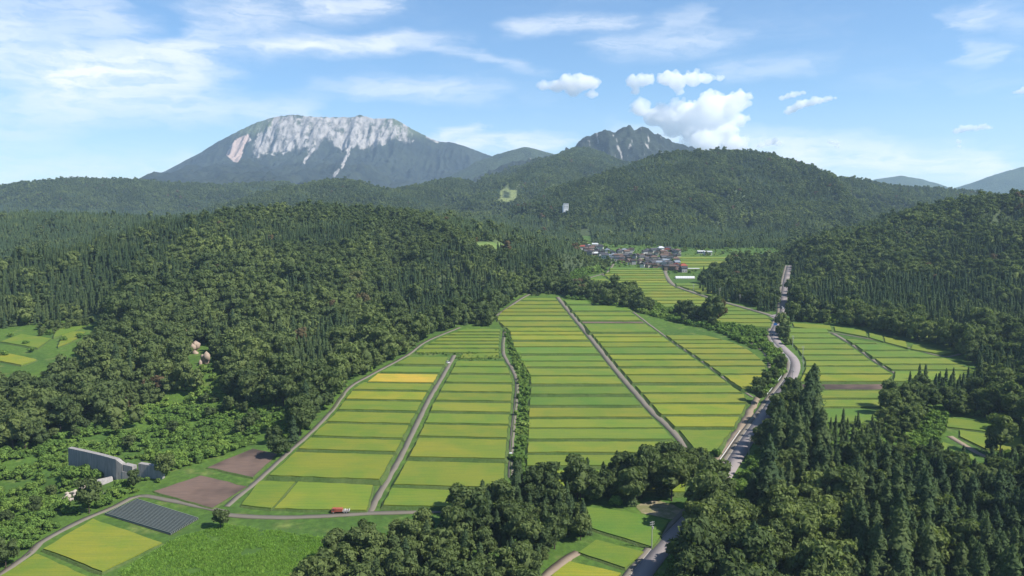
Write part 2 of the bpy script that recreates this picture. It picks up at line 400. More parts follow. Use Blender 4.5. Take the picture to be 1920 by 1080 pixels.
def m_mountain(t):
    p = pos(t); at = t.new('ShaderNodeAttribute', attribute_name='rock').outputs['Fac']; pk = t.new('ShaderNodeAttribute', attribute_name='pink').outputs['Fac']
    a = t.noise(p, .004, 4); b = t.noise(p, .03, 5, .7); st = t.noise(t.vmath('MULTIPLY', p, (1, .5, .5)), .022, 6, .72)
    g = t.mix(t.ramp(a, .4, .6), (.019, .029, .025), (.036, .049, .035)); g = t.mix(t.ramp(b, .35, .65), t.mix(1, g, (.55, .55, .55), 'MULTIPLY'), t.mix(1, g, (1.2, 1.2, 1.1), 'MULTIPLY'))
    meadow = t.new('ShaderNodeAttribute', attribute_name='meadow').outputs['Fac']
    g = t.mix(meadow, g, t.mix(b, (.075, .10, .045), (.115, .14, .065)))
    r = t.mix(t.ramp(st, .34, .62), (.19, .18, .17), (.44, .415, .39)); r = t.mix(t.ramp(pk, 0, 1, 0, .8), r, (.50, .37, .32))
    thr = t.math('ADD', at, t.math('MULTIPLY', t.math('SUBTRACT', st, .5), 1.5))
    return bsdf(t, t.mix(t.ramp(thr, .34, .70), g, r), .95, b, 1, 10)
M_MOUNT = material('mountain_rock_and_forest', m_mountain)
def m_asphalt(t, c0=(.17, .148, .143), c1=(.235, .208, .203), alb=1.0):
    p = pos(t); a = t.noise(p, .15, 4); b = t.noise(p, 2.5, 3)
    return bsdf(t, t.mix(t.math('MULTIPLY', t.math('ADD', a, b), .5), c0, c1), .9, b, .2, .05, .15, alb)
M_ROAD = material('worn_asphalt', m_asphalt)
M_LANE = material('farm_lane_concrete', lambda t: m_asphalt(t, (.13, .115, .09), (.215, .19, .155), .8))
M_DIRT = material('dirt_track', lambda t: m_asphalt(t, (.22, .17, .125), (.34, .27, .20), .72))
def flat(name, col, rough=.7, var=.15, spec=.2, sc=.8):
    def b(t):
        n = t.noise(pos(t), sc, 4, .6)
        return bsdf(t, t.mix(n, tuple(c * (1 - var) for c in col), tuple(min(.9, c * (1 + var)) for c in col)), rough, n, .15, .03, spec)
    return material(name, b)
M_WHITE = flat('white_road_paint', (.72, .72, .70), .7, .08)
def foliage(name, c0, c1, c2, trans=.25):
    """leaf material: the tint changes from tree to tree and from stand to stand"""
    def b(t):
        oi = t.new('ShaderNodeObjectInfo'); p = pos(t)
        r = oi.outputs['Random']; stand = t.noise(oi.outputs['Location'], .011, 3); leaf = t.noise(p, .8, 2, .7)
        k = t.math('ADD', t.math('MULTIPLY', r, .55), t.math('MULTIPLY', t.math('SUBTRACT', stand, .5), 2.3), clamp=True)
        col = t.mix(t.ramp(k, 0, .5, smooth=False), c0, c1); col = t.mix(t.ramp(k, .45, 1.0, smooth=False), col, c2)
        col = t.mix(t.ramp(leaf, .3, .7), t.mix(1, col, (.72, .74, .7), 'MULTIPLY'), t.mix(1, col, (1.22, 1.2, 1.1), 'MULTIPLY'))
        rust = t.ramp(t.math('FRACT', t.math('MULTIPLY', r, 57.31)), .990, .994)
        if 'broad' in name: col = t.mix(rust, col, (.115, .085, .052))
        col = t.mix(1, col, (1.14, 1.15, 1.08), 'MULTIPLY'); d = t.new('ShaderNodeBsdfDiffuse'); t.put(d.inputs[0], col)
        tr = t.new('ShaderNodeBsdfTranslucent'); t.put(tr.inputs[0], t.mix(1, col, (1.2, 1.3, .6), 'MULTIPLY'))
        ms = t.new('ShaderNodeMixShader'); ms.inputs[0].default_value = trans; t.put(ms.inputs[1], d); t.put(ms.inputs[2], tr)
        return ms
    return material(name, b)
M_BROAD = foliage('broadleaf_foliage', (.066, .092, .042), (.102, .132, .054), (.155, .19, .070), .36)
M_CEDAR = foliage('cedar_foliage', (.043, .068, .038), (.062, .090, .043), (.092, .118, .052), .32)
M_SHRUB = foliage('shrub_foliage', (.085, .145, .040), (.125, .19, .048), (.19, .25, .07))
M_BARK = flat('bark', (.09, .07, .055), .95, .3)

# ---------------------------------------------------------------- ground and hills
def grid_faces(nr, nc):
    i = np.arange(nr * nc).reshape(nr, nc)
    return np.stack([i[:-1, :-1].ravel(), i[:-1, 1:].ravel(), i[1:, 1:].ravel(), i[1:, :-1].ravel()], 1)
ys = [110.0]
while ys[-1] < 10200: ys.append(ys[-1] + max(5.0, .014 * ys[-1]))
ys = np.array(ys); us = np.linspace(-1.0, 1.0, 231)
YY, UU = np.meshgrid(ys, us, indexing='ij'); XX = UU * (YY * .82 + 120)
ZZ = base(XX, YY)
ground = obj('ground', mesh('ground', np.stack([XX, YY, ZZ], -1), grid_faces(len(ys), len(us)), M_GROUND, True)); tag(ground, kind='structure')

def hill_mesh(R, hf, x0, x1, y0, y1, cell, mat, name, attrs=None):
    xs = np.arange(x0, x1, cell); ys = np.arange(y0, y1, cell)
    YY, XX = np.meshgrid(ys, xs, indexing='ij'); z = hf(XX, YY)
    other = base(XX, YY)
    for Q in RID:
        if Q is not R: other = np.maximum(other, Q.h(XX, YY))
    inside = (np.abs(XX) < YY * .80 + 100) & (YY > 130) & (z > -500)
    keep = (z > other - 6) & inside
    f = grid_faces(*XX.shape); k = keep.ravel()
    f = f[k[f].any(1) & inside.ravel()[f].all(1)]
    used = np.unique(f); remap = np.full(XX.size, -1); remap[used] = np.arange(len(used))
    V = np.stack([XX, YY, z], -1).reshape(-1, 3)[used]
    me = mesh(name, V, remap[f], mat, True)
    if attrs:
        for n, fn in attrs.items():
            a = me.attributes.new(n, 'FLOAT', 'POINT'); a.data.foreach_set('value', fn(V[:, 0], V[:, 1], V[:, 2]).astype(np.float32))
    o = obj(name, me); tag(o, kind='structure'); return o
CLEAR = [[(-300,640),(0,618),(100,606),(195,596),(192,640),(150,690),(90,725),(0,738),(-300,760)],[(884,470),(892,454),(935,453),(956,462),(950,474)],[(1380,488),(1400,466),(1464,464),(1464,482)]]
def clearing(x, y, z):
    px, py = project(x, y, z); v = np.zeros(x.shape)
    for q in CLEAR: v[inpoly(px, py, q)] = 1
    return v
SKI = [[(922,379),(938,371),(936,361),(946,349),(956,347),(956,356),(970,356),(973,374),(954,381)],[(944,354),(974,327),(978,329),(950,352)],[(967,356),(976,338),(980,340),(972,356)],[(985,323),(993,320),(994,323),(986,326)]]
for R in RID:
    far = R.box[3] > 4600
    def hf(x, y, R=R, far=far):
        v = R.h(x, y)
        if R.seed == 29: v = v + sstep(0, 25, R.h(x, y) - 300) * 17 * (ridged(x / 62, y / 170, 3) - .9)
        if R.cell >= 18: v = v + (3.0 if far else 2.0) * fbm(x / (R.cell * 1.9), y / (R.cell * 1.9), 2)
        return v
    if R.kind == 'mountain' and R.seed == 29:
        at = {'rock': lambda x, y, z: np.clip(sstep(1.25, 1.55, ridged(x / 80 + 3, z / 240, 3)) * sstep(430, 520, z) * .62 * sstep(800, 700, z), 0, 1), 'pink': lambda x, y, z: 0 * x, 'meadow': lambda x, y, z: 0 * x}
        hill_mesh(R, hf, *R.box, R.cell, M_MOUNT, 'mountain', at)
    elif R.seed == 17:
        def ski(x, y, z):
            px, py = project(x, y, z); v = np.zeros(x.shape)
            for q in SKI: v[inpoly(px, py, q)] = 1
            v[np.hypot(px - 948, (py - 365) * 1.1) < 8] = 0; return v
        hill_mesh(R, hf, *R.box, R.cell, M_FAR, R.kind, {'meadow': ski})
    else:
        hill_mesh(R, hf, *R.box, R.cell, M_FAR if R.cell >= 18 else M_FLOOR, R.kind, {'meadow': clearing})
def rock_attr(x, y, z):
    px, py = project(x, y, z)
    d = MY - y
    n = fbm(x / 70, d / 160, 3)
    core = sstep(455, 480, px) * sstep(800, 745, px)
    low = np.interp(px, [430, 470, 520, 570, 590, 610, 640, 655, 690, 720, 745, 760, 775, 800, 830], [300, 296, 288, 278, 284, 262, 284, 276, 282, 270, 262, 274, 266, 262, 262]) + 6 * n + 6 * (np.abs(((px + 16 * n) / 27) % 1 - .5) * 2 - .5)
    face = sstep(9, -9, py - low) * sstep(212, 222, py + 8 * n) * core
    left_edge = sstep(-14, 14, (px - 500) + (py - 225) * .62 + 10 * n)
    face = face * left_edge * (.72 + .5 * n)
    # grassy spurs higher on the right shoulder
    face = face * (1 - .75 * sstep(715, 760, px) * sstep(.0, .3, n + .15) )
    v = face
    # the pink slide scar on the left shoulder
    scar = inpoly(px, py, [(424,290),(432,274),(442,262),(452,256),(466,252),(470,262),(458,272),(456,284),(446,305),(438,304)]).astype(float)
    v = np.maximum(v, scar)
    rp = inpoly(px, py, [(745,262),(757,232),(764,236),(778,262),(770,272)]).astype(float) * (.6 + n)
    v = np.maximum(v, rp)
    for a, b, wd in (((592,262),(578,282),1.6),((586,278),(578,292),2.2),((578,290),(571,304),1.8),((655,262),(652,290),3.0),((652,288),(645,305),2.4),((645,303),(640,314),2.2),((634,318),(626,330),2.6),((800,256),(820,266),2.5),((716,240),(680,276),2.0)):
        ax, ay = a; bx, by = b; t = np.clip(((px - ax) * (bx - ax) + (py - ay) * (by - ay)) / ((bx - ax) ** 2 + (by - ay) ** 2), 0, 1)
        dd = np.hypot(px - ax - t * (bx - ax) + 3 * n, py - ay - t * (by - ay)); v = np.maximum(v, sstep(wd + .8, wd - .8, dd))
    return v
def pink_attr(x, y, z):
    px, py = project(x, y, z)
    return np.maximum(sstep(474, 462, px) * .9, .35 * sstep(560, 500, px) * sstep(240, 222, py))
def meadow_attr(x, y, z):
    px, py = project(x, y, z)
    return np.clip(sstep(262, 236, py) * sstep(560, 470, px) + .7 * sstep(700, 740, px) * sstep(268, 245, py) + .35 * sstep(262, 240, py), 0, 1)
def mount_h(x, y): return mountain_h(x, y)
_save = RID
o = hill_mesh(None, mount_h, -4700, 900, 4700, 8100, 12, M_MOUNT, 'rocky_mountain', {'rock': rock_attr, 'pink': pink_attr, 'meadow': meadow_attr})

exec_parts = []
# ---------------------------------------------------------------- rice terraces, lanes and the road
def catmull(P, step):
    P = [np.array(p, float) for p in P]; Q = [2 * P[0] - P[1]] + P + [2 * P[-1] - P[-2]]; out = []
    for i in range(1, len(Q) - 2):
        a, b, c, d = Q[i - 1:i + 3]; n = max(2, int(np.linalg.norm(c - b) / step))
        for k in range(n):
            t = k / n; out.append(.5 * ((2 * b) + (c - a) * t + (2 * a - 5 * b + 4 * c - d) * t * t + (3 * b - a - 3 * c + d) * t ** 3))
    out.append(P[-1]); return np.array(out)
def side(path):
    t = np.gradient(path, axis=0); t /= np.linalg.norm(t, axis=1)[:, None] + 1e-9
    return np.stack([t[:, 1], -t[:, 0]], 1)
def ribbon(path, o0, o1, zoff, name, mat, thick=0.0, hf=None, wob=0.0):
    """strip along a ground path between two sideways offsets (right is +)"""
    n = side(path); r = np.random.default_rng(len(path))
    w0 = wob * r.normal(size=len(path))[:, None]; w1 = wob * r.normal(size=len(path))[:, None]
    a = path + n * (o0 + w0); b = path + n * (o1 + w1); hf = hf or base
    zm = np.maximum(hf(a[:, 0], a[:, 1]), hf(b[:, 0], b[:, 1])) + zoff
    V = [np.column_stack([a, zm]), np.column_stack([b, zm])]; m = len(path); i = np.arange(m - 1)
    Fq = [np.stack([i, i + m, i + m + 1, i + 1], 1)]
    V += [np.column_stack([a, zm - .35 - thick]), np.column_stack([b, zm - .35 - thick])]
    Fq += [np.stack([i, i + 1, i + 1 + 2 * m, i + 2 * m], 1), np.stack([i + m, i + 3 * m, i + 3 * m + 1, i + m + 1], 1)]
    return obj(name, mesh(name, np.concatenate(V), np.concatenate(Fq), mat))
def gp(pts): return [on_plane(*p) for p in pts]
NOTREE = []          # (path, clearance) pairs that the woods keep off
def lane(pts, w_, name='farm_lane', mat=None, wob=.12, verge=True):
    p = catmull(gp(pts), 4.0); NOTREE.append((p, w_ / 2 + 2.0))
    o = ribbon(p, -w_ / 2, w_ / 2, .12, name, mat or M_LANE, wob=wob); tag(o, kind='structure')
    if verge: tag(ribbon(p, -.28, .28, .124, 'grass_strip', M_BANK, thick=-.33, wob=.1), kind='structure')
    return p
L_A = [(424,950),(452,926),(481,903),(540,849),(586,808),(622,770),(655,727),(695,703),(762,667),(800,640),(862,614)]
L_B = [(692,962),(720,910),(752,855),(776,806),(805,747),(830,705),(852,666)]
L_C = [(957,896),(958,850),(962,802),(967,755),(969,716),(960,692),(950,676),(943,657),(946,617)]
L_D = [(1298,858),(1260,808),(1222,772),(1185,730),(1147,685),(1120,650),(1085,607),(1045,557)]
L_E = [(1411,745),(1360,711),(1322,682),(1270,647),(1222,612),(1187,585)]
lane(L_A, 2.8); lane(L_B, 3.2); lane(L_C, 2.7); lane(L_D, 4.2, verge=False); lane(L_E, 2.2)
lane([(418,965),(470,969),(560,970),(690,963),(760,961),(850,957),(960,945)], 3.6, verge=False)
lane([(690,966),(692,962)], 5.0, verge=False) if False else None
lane([(424,960),(400,955),(330,941),(262,930),(215,950),(155,975),(110,998),(75,1018),(58,1036),(0,1078),(-60,1120)], 3.0)
lane([(1421,745),(1404,775),(1385,806),(1352,850),(1335,880)], 4.2, 'dirt_track', M_DIRT, .3, verge=False)
lane([(1485,613),(1560,624),(1620,634),(1680,646),(1765,668),(1800,664)], 2.6)
lane([(1560,624),(1600,648),(1640,677),(1680,701),(1692,709),(1668,718),(1662,726),(1675,742),(1692,748)], 3.4, verge=False)
lane([(1128,514),(1150,528),(1182,548),(1215,566)], 3.0)
lane([(1150,495),(1141,508),(1128,514),(1085,526),(1045,535),(990,553),(930,592)], 3.4)
lane([(1780,818),(1800,830),(1830,848),(1850,857)], 3.2, 'dirt_track', M_DIRT, .2, verge=False)
lane([(1187,585),(1225,585),(1262,592),(1300,607),(1345,618),(1390,634),(1425,655),(1440,672),(1442,690)], 2.4)
lane([(1085,1036),(1052,1056),(1020,1082)], 4.0, 'dirt_track', M_DIRT, .3, verge=False)
VROAD = lane([(1246,508),(1249,518),(1262,534),(1290,545),(1335,560),(1388,575),(1430,587),(1462,597)], 6.0, 'village_road', M_LANE, .05, verge=False)

# the main road: carriageway, kerbed pavement, painted lines
ROAD_PX = [(1480,498),(1475,520),(1471,545),(1469,570),(1468,590),(1460,606),(1451,626),(1456,641),(1472,657),(1487,673),(1491,689),(1484,708),(1470,728),(1452,752),(1430,785),(1404,822),(1376,866),(1350,905),(1318,948),(1283,986),(1252,1018),(1226,1050),(1200,1084),(1160,1140)]
ROAD = catmull(gp(ROAD_PX), 4.0)[::-1]       # runs away from the camera
NOTREE.append((ROAD, 7.6))
tag(ribbon(ROAD, -3.6, 3.6, .25, 'road', M_ROAD, .5), kind='structure')
tag(ribbon(ROAD, -6.2, -3.75, .37, 'pavement', M_LANE, .6), kind='structure')
tag(ribbon(ROAD, -3.75, -3.6, .38, 'kerb', flat('kerb_concrete', (.42, .41, .39), .9), .6), kind='structure')
def line(off, wd, name, dash=None):
    if not dash: return tag(ribbon(ROAD, off - wd / 2, off + wd / 2, .256, name, M_WHITE, -.33), kind='structure')
    V, Fc = [], []; n = side(ROAD); z = base(ROAD[:, 0], ROAD[:, 1]) + .256; k = 0
    while k + dash[0] < len(ROAD):
        for j in range(k, k + dash[0]):
            b = len(V)
            for q, s_ in ((j, -1), (j, 1), (j + 1, 1), (j + 1, -1)):
                p = ROAD[q] + n[q] * (off + s_ * wd / 2); V.append((p[0], p[1], z[q]))
            Fc.append((b, b + 1, b + 2, b + 3))
        k += sum(dash)
    return tag(obj(name, mesh(name, V, Fc, M_WHITE)), kind='structure')
line(0, .24, 'road_marking', (2, 1)); line(3.2, .22, 'road_marking'); line(-3.2, .22, 'road_marking')
# junction apron where the village road joins, with its turning lane
jx = [on_plane(*p) for p in [(1440,592),(1452,590),(1462,588),(1468,596),(1462,604),(1456,606),(1452,598)]]
tag(obj('road_junction', mesh('road_junction', [(x, y, base(np.array([x]), np.array([y]))[0] + .2) for x, y in jx], [tuple(range(len(jx)))], M_ROAD)), kind='structure')

RICE_COL = {'y': (.215, .245, .036), 'l': (.188, .238, .036), 'g': (.148, .222, .038), 'Y': (.255, .272, .034), 'G': (.50, .38, .06), 'm': (.176, .236, .038)}
RICE_WORD = {'y': 'yellow-green', 'l': 'lime green', 'g': 'deep green', 'Y': 'bright yellow-green', 'G': 'golden yellow', 'm': 'mid green'}
ORD = ['first','second','third','fourth','fifth','sixth','seventh','eighth','ninth','tenth','eleventh','twelfth','thirteenth','fourteenth','fifteenth','sixteenth','seventeenth','eighteenth','nineteenth','twentieth','twenty-first','twenty-second','twenty-third','twenty-fourth','twenty-fifth']
def densify(poly, step=5.0):
    out = []
    for (a, b) in zip(poly, poly[1:] + poly[:1]):
        a = np.array(a); b = np.array(b); n = max(1, int(np.linalg.norm(b - a) / step))
        for k in range(n): out.append(a + (b - a) * k / n)
    return np.array(out)
def plot(px4, code, label, group, wob=.22, level=.15):
    """one terrace: a level crop block over its grass bank. px4: photo outline front-left, front-right, back-right, back-left (more points allowed)"""
    ymin = min(p[1] for p in px4)
    gy = [on_plane(*p)[1] for p in px4]; yb = max(gy); sl = SL * (1 - level)      # level: 1 = dead level, 0 = lies with the slope
    z = plane(yb) + .12
    hgt = .1 if code == 's' else .55
    q = []
    for (a, b) in px4:
        dx, dy, dz = ray(a, b); t = (z + hgt - CZ - sl * yb) / (dz - sl * dy); q.append((dx * t, dy * t))
    P = densify(q); n = len(P)
    area = .5 * sum(P[i][0] * P[(i + 1) % n][1] - P[(i + 1) % n][0] * P[i][1] for i in range(n))
    if area < 0: P = P[::-1]
    r = np.random.default_rng(int(abs(P[0, 0]) * 10 + P[0, 1]) % 100000)
    nn = side(P); P = P + r.normal(size=(n, 1)) * wob * nn
    nn = side(np.vstack([P[-1:], P, P[:1]]))[1:-1]
    kind = 'bare_plot' if code == 's' else 'rice_plot'
    zp = z + sl * (P[:, 1] - yb)
    V = np.vstack([np.column_stack([P, zp + hgt]), np.column_stack([P, zp - .05])])
    top = [tuple(range(n))]; sides = [(i, i + n, (i + 1) % n + n, (i + 1) % n) for i in range(n)]
    root = empty(kind, (float(P[:, 0].mean()), float(P[:, 1].mean()), z)); c = np.array(root.location)
    tag(root, label, 'bare field' if code == 's' else 'rice field', group)
    crop = obj('soil' if code == 's' else 'crop', mesh('crop', V - c, top + sides, M_SOIL if code == 's' else M_RICE), root)
    if code != 's':
        b = np.array(RICE_COL[code]) * r.uniform(.93, 1.06) * np.array([r.uniform(.93, 1.07), 1, 1]); crop.color = (*b, 1)
    O = P + nn * .45; drop = np.clip(zp - base(P[:, 0], P[:, 1]), .05, 4); O2 = O + nn * (drop * 1.25 + .35)[:, None]
    zb = np.minimum(base(O2[:, 0], O2[:, 1]) - .12, zp - .15)
    Vb = np.vstack([np.column_stack([P - nn * .4, zp + .03]), np.column_stack([O, zp + .06 + r.uniform(-.05, .1, n)]), np.column_stack([O2, zb])])
    fb = [(i + k * n, (i + 1) % n + k * n, (i + 1) % n + (k + 1) * n, i + (k + 1) * n)[::-1] for k in (0, 1) for i in range(n)]
    obj('grass_bank', mesh('grass_bank', Vb - c, fb, M_BANK), root)
    return root
def xat(line_, y):
    l = sorted(line_, key=lambda p: p[1]); return float(np.interp(y, [p[1] for p in l], [p[0] for p in l]))
def strip(where, left, right, rows, ml, mr, tilt=(0, 0), group='rice terraces across the valley'):
    """rows: (back y, front y, colour[, left clip x, right clip x]); ml/mr margins in metres"""
    k = 0; N = len(rows)
    for row in sorted(rows, key=lambda r_: -r_[1]):
        yb, yf, code = row[:3]; cl = row[3] if len(row) > 3 else None; cr = row[4] if len(row) > 4 else None
        mpp = on_plane(0, yf)[1] / F
        def edge(y):
            a = xat(left, y) + ml / mpp; tl = np.interp(y, [600, 900], tilt); b = xat(right, y + tl * 200) - mr / mpp
            if cl: a = max(a, cl)
            if cr: b = min(b, cr)
            return a, b, tl
        a, b, tl = edge(yf); a2, b2, tl2 = edge(yb)
        mid = (a + b) / 2
        if b - a < 8 or b2 - a2 < 8: continue
        word = RICE_WORD.get(code, 'bare brown earth')
        lab = f"{word} plot, {ORD[k]} up {where}" if code != 's' else f"bare brown plot, {ORD[k]} up {where}"
        plot([(a, yf + tl * (a - mid)), (b, yf + tl * (b - mid)), (b2, yb + tl2 * (b2 - mid)), (a2, yb + tl2 * (a2 - mid))], code, lab, group, level=.6); k += 1

strip('the column left of the white car lane', L_A, L_B, [(669,682,'m'),(687,697,'g'),(701,715.5,'G',690,822),(717,730,'l'),(734,748,'Y'),(752,768,'l'),(773,791,'y'),(795,818,'y'),(822,843,'y'),(849,894,'y')], 3.6, 3.8, (.0, .035))
plot([(452,946),(508,952),(552,903),(487,901)], 'l', 'lime green corner plot, wedged between the left lane and a thin grass balk', 'rice terraces across the valley')
plot([(514,953),(686,956),(700,909),(560,903)], 'y', 'yellow-green plot directly behind the parked orange truck', 'rice terraces across the valley')
strip('the column between the white car lane and the hedge lane', L_B, L_C, [(677,686,'l'),(688.5,699,'m'),(703,716,'m'),(720,733,'y'),(737,750,'l'),(755,770.5,'y'),(776,793,'l'),(797,818,'y'),(822,857,'y'),(866,910,'l'),(916,949,'l')], 4.6, 3.0, (.0, .03))
strip('the small terraces heading the car lane', [(775,662),(786,653),(822,633),(866,617)], L_C, [(617,621,'m'),(623.5,626.5,'l'),(629,632,'l'),(634,638,'l'),(640.5,644,'l'),(647,651.5,'l'),(654.5,660,'l')], 1.5, 4.0)
plot([(864,671),(936,670),(934,662),(868,663)], 'l', 'lime green plot between two dark hedges at the head of the second column', 'rice terraces across the valley')
C_L = [(1000,556),(985,558),(945,580),(928,596),(945,612),(955,620),(962,650),(985,690),(995,711),(989,790),(988,822),(985,885),(984,922)]
strip('the widest column, right of the tall hedge', C_L, L_D, [(558.5,562.5,'l'),(565,570,'y'),(572,577,'y'),(579,584,'y'),(586,590.5,'y'),(593,600,'y'),(603,611,'y'),(614,620,'Y'),(622,627,'Y'),(629,636.5,'Y'),(641,649,'y'),(651,662.5,'g'),(667,676,'g'),(678,687,'m'),(691,703,'m'),(705.5,719,'y'),(725,738,'g'),(745,759,'g'),(765,781,'y'),(786,801,'l'),(804,822,'m'),(828,847,'l'),(853,872,'l'),(882,921,'Y')], .8, 3.2)
E_R = [(p[0] - 1, p[1]) for p in L_E] + [(1404,760),(1388,790),(1362,835),(1345,850)]
strip('the column between broad lane and thin grassy lane', L_D, E_R, [(563,569.5,'g',None,1108),(573,582,'g'),(585.5,591,'l'),(593,600,'l'),(601.3,605.7,'s'),(607.5,622,'m'),(624.5,630.5,'y'),(632,640,'Y'),(642,649.5,'y'),(651,662.5,'g'),(664.5,672.8,'Y'),(676,686,'y'),(691,701,'Y'),(704,716.5,'y'),(723,735,'y'),(739,754,'y'),(758,776,'Y'),(781,799,'Y'),(806,846,'l')], 4.6, 2.2)
strip('the curved column beside the shrubby bank', L_E, [(1297,622),(1322,628),(1372,640),(1400,653),(1422,667),(1437,683),(1438,690),(1433,701),(1407,730)], [(628.5,636,'y'),(637.5,643,'l'),(645,651.5,'y'),(654,662,'y'),(664.5,673,'y'),(676,684.5,'y'),(688,700,'y'),(703,728,'Y')], 2.4, 1.0)
g_rows = []; y_ = 502.0; kk = 0
while y_ < 616:
    stp = 2.6 + (y_ - 502) * .034; code = 'gymylyYlylyylylgmlyl'[kk % 20]; g_rows.append((y_, y_ + stp, code)); y_ += stp * 1.28 + .3; kk += 1
strip('the long terraces below the village', [(1142,508),(1130,515),(1182,548),(1205,560),(1225,568),(1252,580),(1282,592),(1350,606),(1425,618),(1440,621)], [(1243,500),(1248,512),(1254,528),(1272,540),(1290,546),(1335,561),(1388,576),(1430,588),(1448,593),(1452,604),(1446,622)], g_rows, 1.5, 3.0)
strip('the little terraces left of the village path', [(1120,516),(1085,526),(1055,532),(1075,541)], [(1128,516),(1150,529),(1178,546)], [(517,520.5,'m'),(522.5,526,'l'),(528,532,'Y'),(534.5,540,'l')], 2, 2)
strip('the terraces right of the village', [(1262,483),(1268,486),(1280,498),(1290,506)], [(1366,481),(1366,492),(1360,503)], [(481.5,484.5,'y'),(486,488.5,'m'),(490,493,'y'),(494.5,498,'l'),(500,504.5,'m')], 1, 1)
strip('the terraces behind the valley grove', [(1264,534),(1290,541),(1320,552),(1372,568)], [(1296,530),(1362,545),(1362,560),(1375,570)], [(531,534.5,'g'),(536.5,541,'m'),(543.5,549,'y'),(551.5,557,'l')], 2, 1)
KL = [(1467,612),(1469,622),(1477,636),(1494,655),(1508,676),(1508,690),(1500,706),(1496,715),(1505,740),(1525,770),(1540,795)]
L_L = [(1555,620),(1560,624),(1600,648),(1640,677),(1672,697),(1684,704),(1664,716),(1662,728),(1672,741),(1662,760),(1650,792)]
strip('the column right of the winding road', KL, L_L, [(615.5,623,'g'),(625,632.5,'g'),(635,643,'g'),(645.5,653.5,'m'),(656,664,'m'),(667,674.5,'m'),(677,685,'l'),(688,699.5,'l'),(702.5,714,'Y'),(720.5,730,'s'),(732.5,745.5,'l'),(749.5,762,'l'),(766,792,'g')], 1.5, 3.0)
strip('the column right of the winding concrete lane', L_L, [(1590,633),(1657,645),(1772,670),(1838,697),(1818,716)], [(636,643,'g'),(645.5,655.5,'g'),(658,669,'g'),(671.5,681.5,'m'),(684.5,692.5,'m'),(696,714,'l')], 3.2, 1.5)
for i, q in enumerate(([(1489,612.5),(1560,619),(1556,610),(1486,605)], [(1566,620),(1626,631),(1622,620),(1564,612)], [(1630,632),(1656,640),(1654,629),(1630,622)], [(1660,641),(1702,652),(1697,640),(1658,631)], [(1708,654),(1768,664),(1788,660),(1712,646)])):
    plot(q, 'l', f"slim curved plot, {ORD[i]} from the road along the right wood", 'curved plots along the foot of the right wood')
plot([(1722,636),(1828,640),(1806,612),(1720,611)], 'm', 'overgrown mid green plot in a clearing within the right wood', 'rice terraces across the valley')
plot([(1800,818),(1850,842),(1922,846),(1915,822),(1800,806)], 'l', 'lime green plot above the dirt track at the right edge', 'rice terraces across the valley')
plot([(1776,800),(1912,815),(1890,796),(1778,783)], 'm', 'mid green terrace furthest back at the right edge', 'rice terraces across the valley')
plot([(1752,856),(1832,870),(1822,848),(1768,828)], 'g', 'deep green plot below the dirt track at the right edge', 'rice terraces across the valley')
plot([(1100,986),(1222,1024),(1254,976),(1185,960),(1062,945)], 'g', 'deep green plot beside the power pole and the shaded road', 'rice plots by the lower road')
plot([(1085,1035),(1172,1064),(1206,1034),(1118,1012)], 'm', 'rough mid green plot below the power pole', 'rice plots by the lower road')
plot([(1036,1078),(1120,1110),(1164,1074),(1068,1052)], 'Y', 'bright yellow-green plot cut by the bottom edge, below the power pole', 'rice plots by the lower road')
plot([(82,1028),(192,1070),(303,1017),(174,973)], 'y', 'yellow-green plot in front of the dark mulched beds', 'rice plots in the lower left corner')
plot([(-20,1092),(60,1130),(170,1082),(68,1038)], 'y', 'yellow-green plot in the lower left corner, cut by the frame', 'rice plots in the lower left corner')
plot([(390,876),(474,894),(520,851),(474,841)], 's', 'brown ploughed field, the further of the pair by the left lane', 'ploughed fields by the left lane')
plot([(288,921),(398,952),(462,912),(376,892)], 's', 'brown ploughed field, the nearer of the pair by the left lane', 'ploughed fields by the left lane')
plot([(0,676),(-60,690),(-60,668),(0,659),(70,674),(40,684)], 'Y', 'bright yellow-green plot in the clearing at the left edge', 'rice terraces across the valley')
plot([(100,632),(150,616),(178,602),(110,611)], 'm', 'weedy fallow plot at the far end of the left clearing', 'rice terraces across the valley')

plot([(2,640),(70,652),(96,634),(40,626)], 'l', 'pale green vegetable plot across the middle of the left clearing', 'rice terraces across the valley')
plot([(108,650),(134,640),(160,622),(120,620)], 'y', 'small yellowish plot near the wooded end of the left clearing', 'rice terraces across the valley')

# dark mulched vegetable beds, each bed a part
b4 = [on_plane(*p) for p in ((196,966),(320,1004),(373,974),(258,938))]
A, B, C_, D_ = [np.array(p) for p in b4]
root = empty('vegetable_plot', (*((A + B + C_ + D_) / 4), plane(float(max(A[1], B[1]))) + .3)); tag(root, 'field of dark film-covered vegetable beds in close parallel rows', 'vegetable field')
M_FILM = flat('mulch_film', (.215, .24, .215), .85, .25, .05); M_GAP = flat('bed_soil', (.095, .09, .07), .95, .2)
cc = np.array(root.location); NB = 18
for i in range(NB):
    t0, t1 = (i + .14) / NB, (i + .64) / NB
    pts = []
    prof = []
    for t in (t0, (t0 + t1) / 2 - .15 / NB, (t0 + t1) / 2 + .15 / NB, t1):
        prof.append((A + (D_ - A) * t, B + (C_ - B) * t))
    V = []; hs = (0.0, .5, .5, 0.0)
    for (a, b), h_ in zip(prof, hs):
        for p in (a, b): V.append((p[0], p[1], plane(p[1]) + .25 + h_ * 1.6))
    Fc = [(0, 2, 3, 1), (2, 4, 5, 3), (4, 6, 7, 5), (0, 6, 4, 2), (1, 3, 5, 7)]
    obj('film_bed', mesh('film_bed', np.array(V) - cc, Fc, M_FILM), root)
V = [(*(p), plane(p[1]) + .2) for p in (A, B, C_, D_)]
obj('soil', mesh('soil', np.array(V) - cc, [(0, 1, 2, 3)], M_GAP), root)
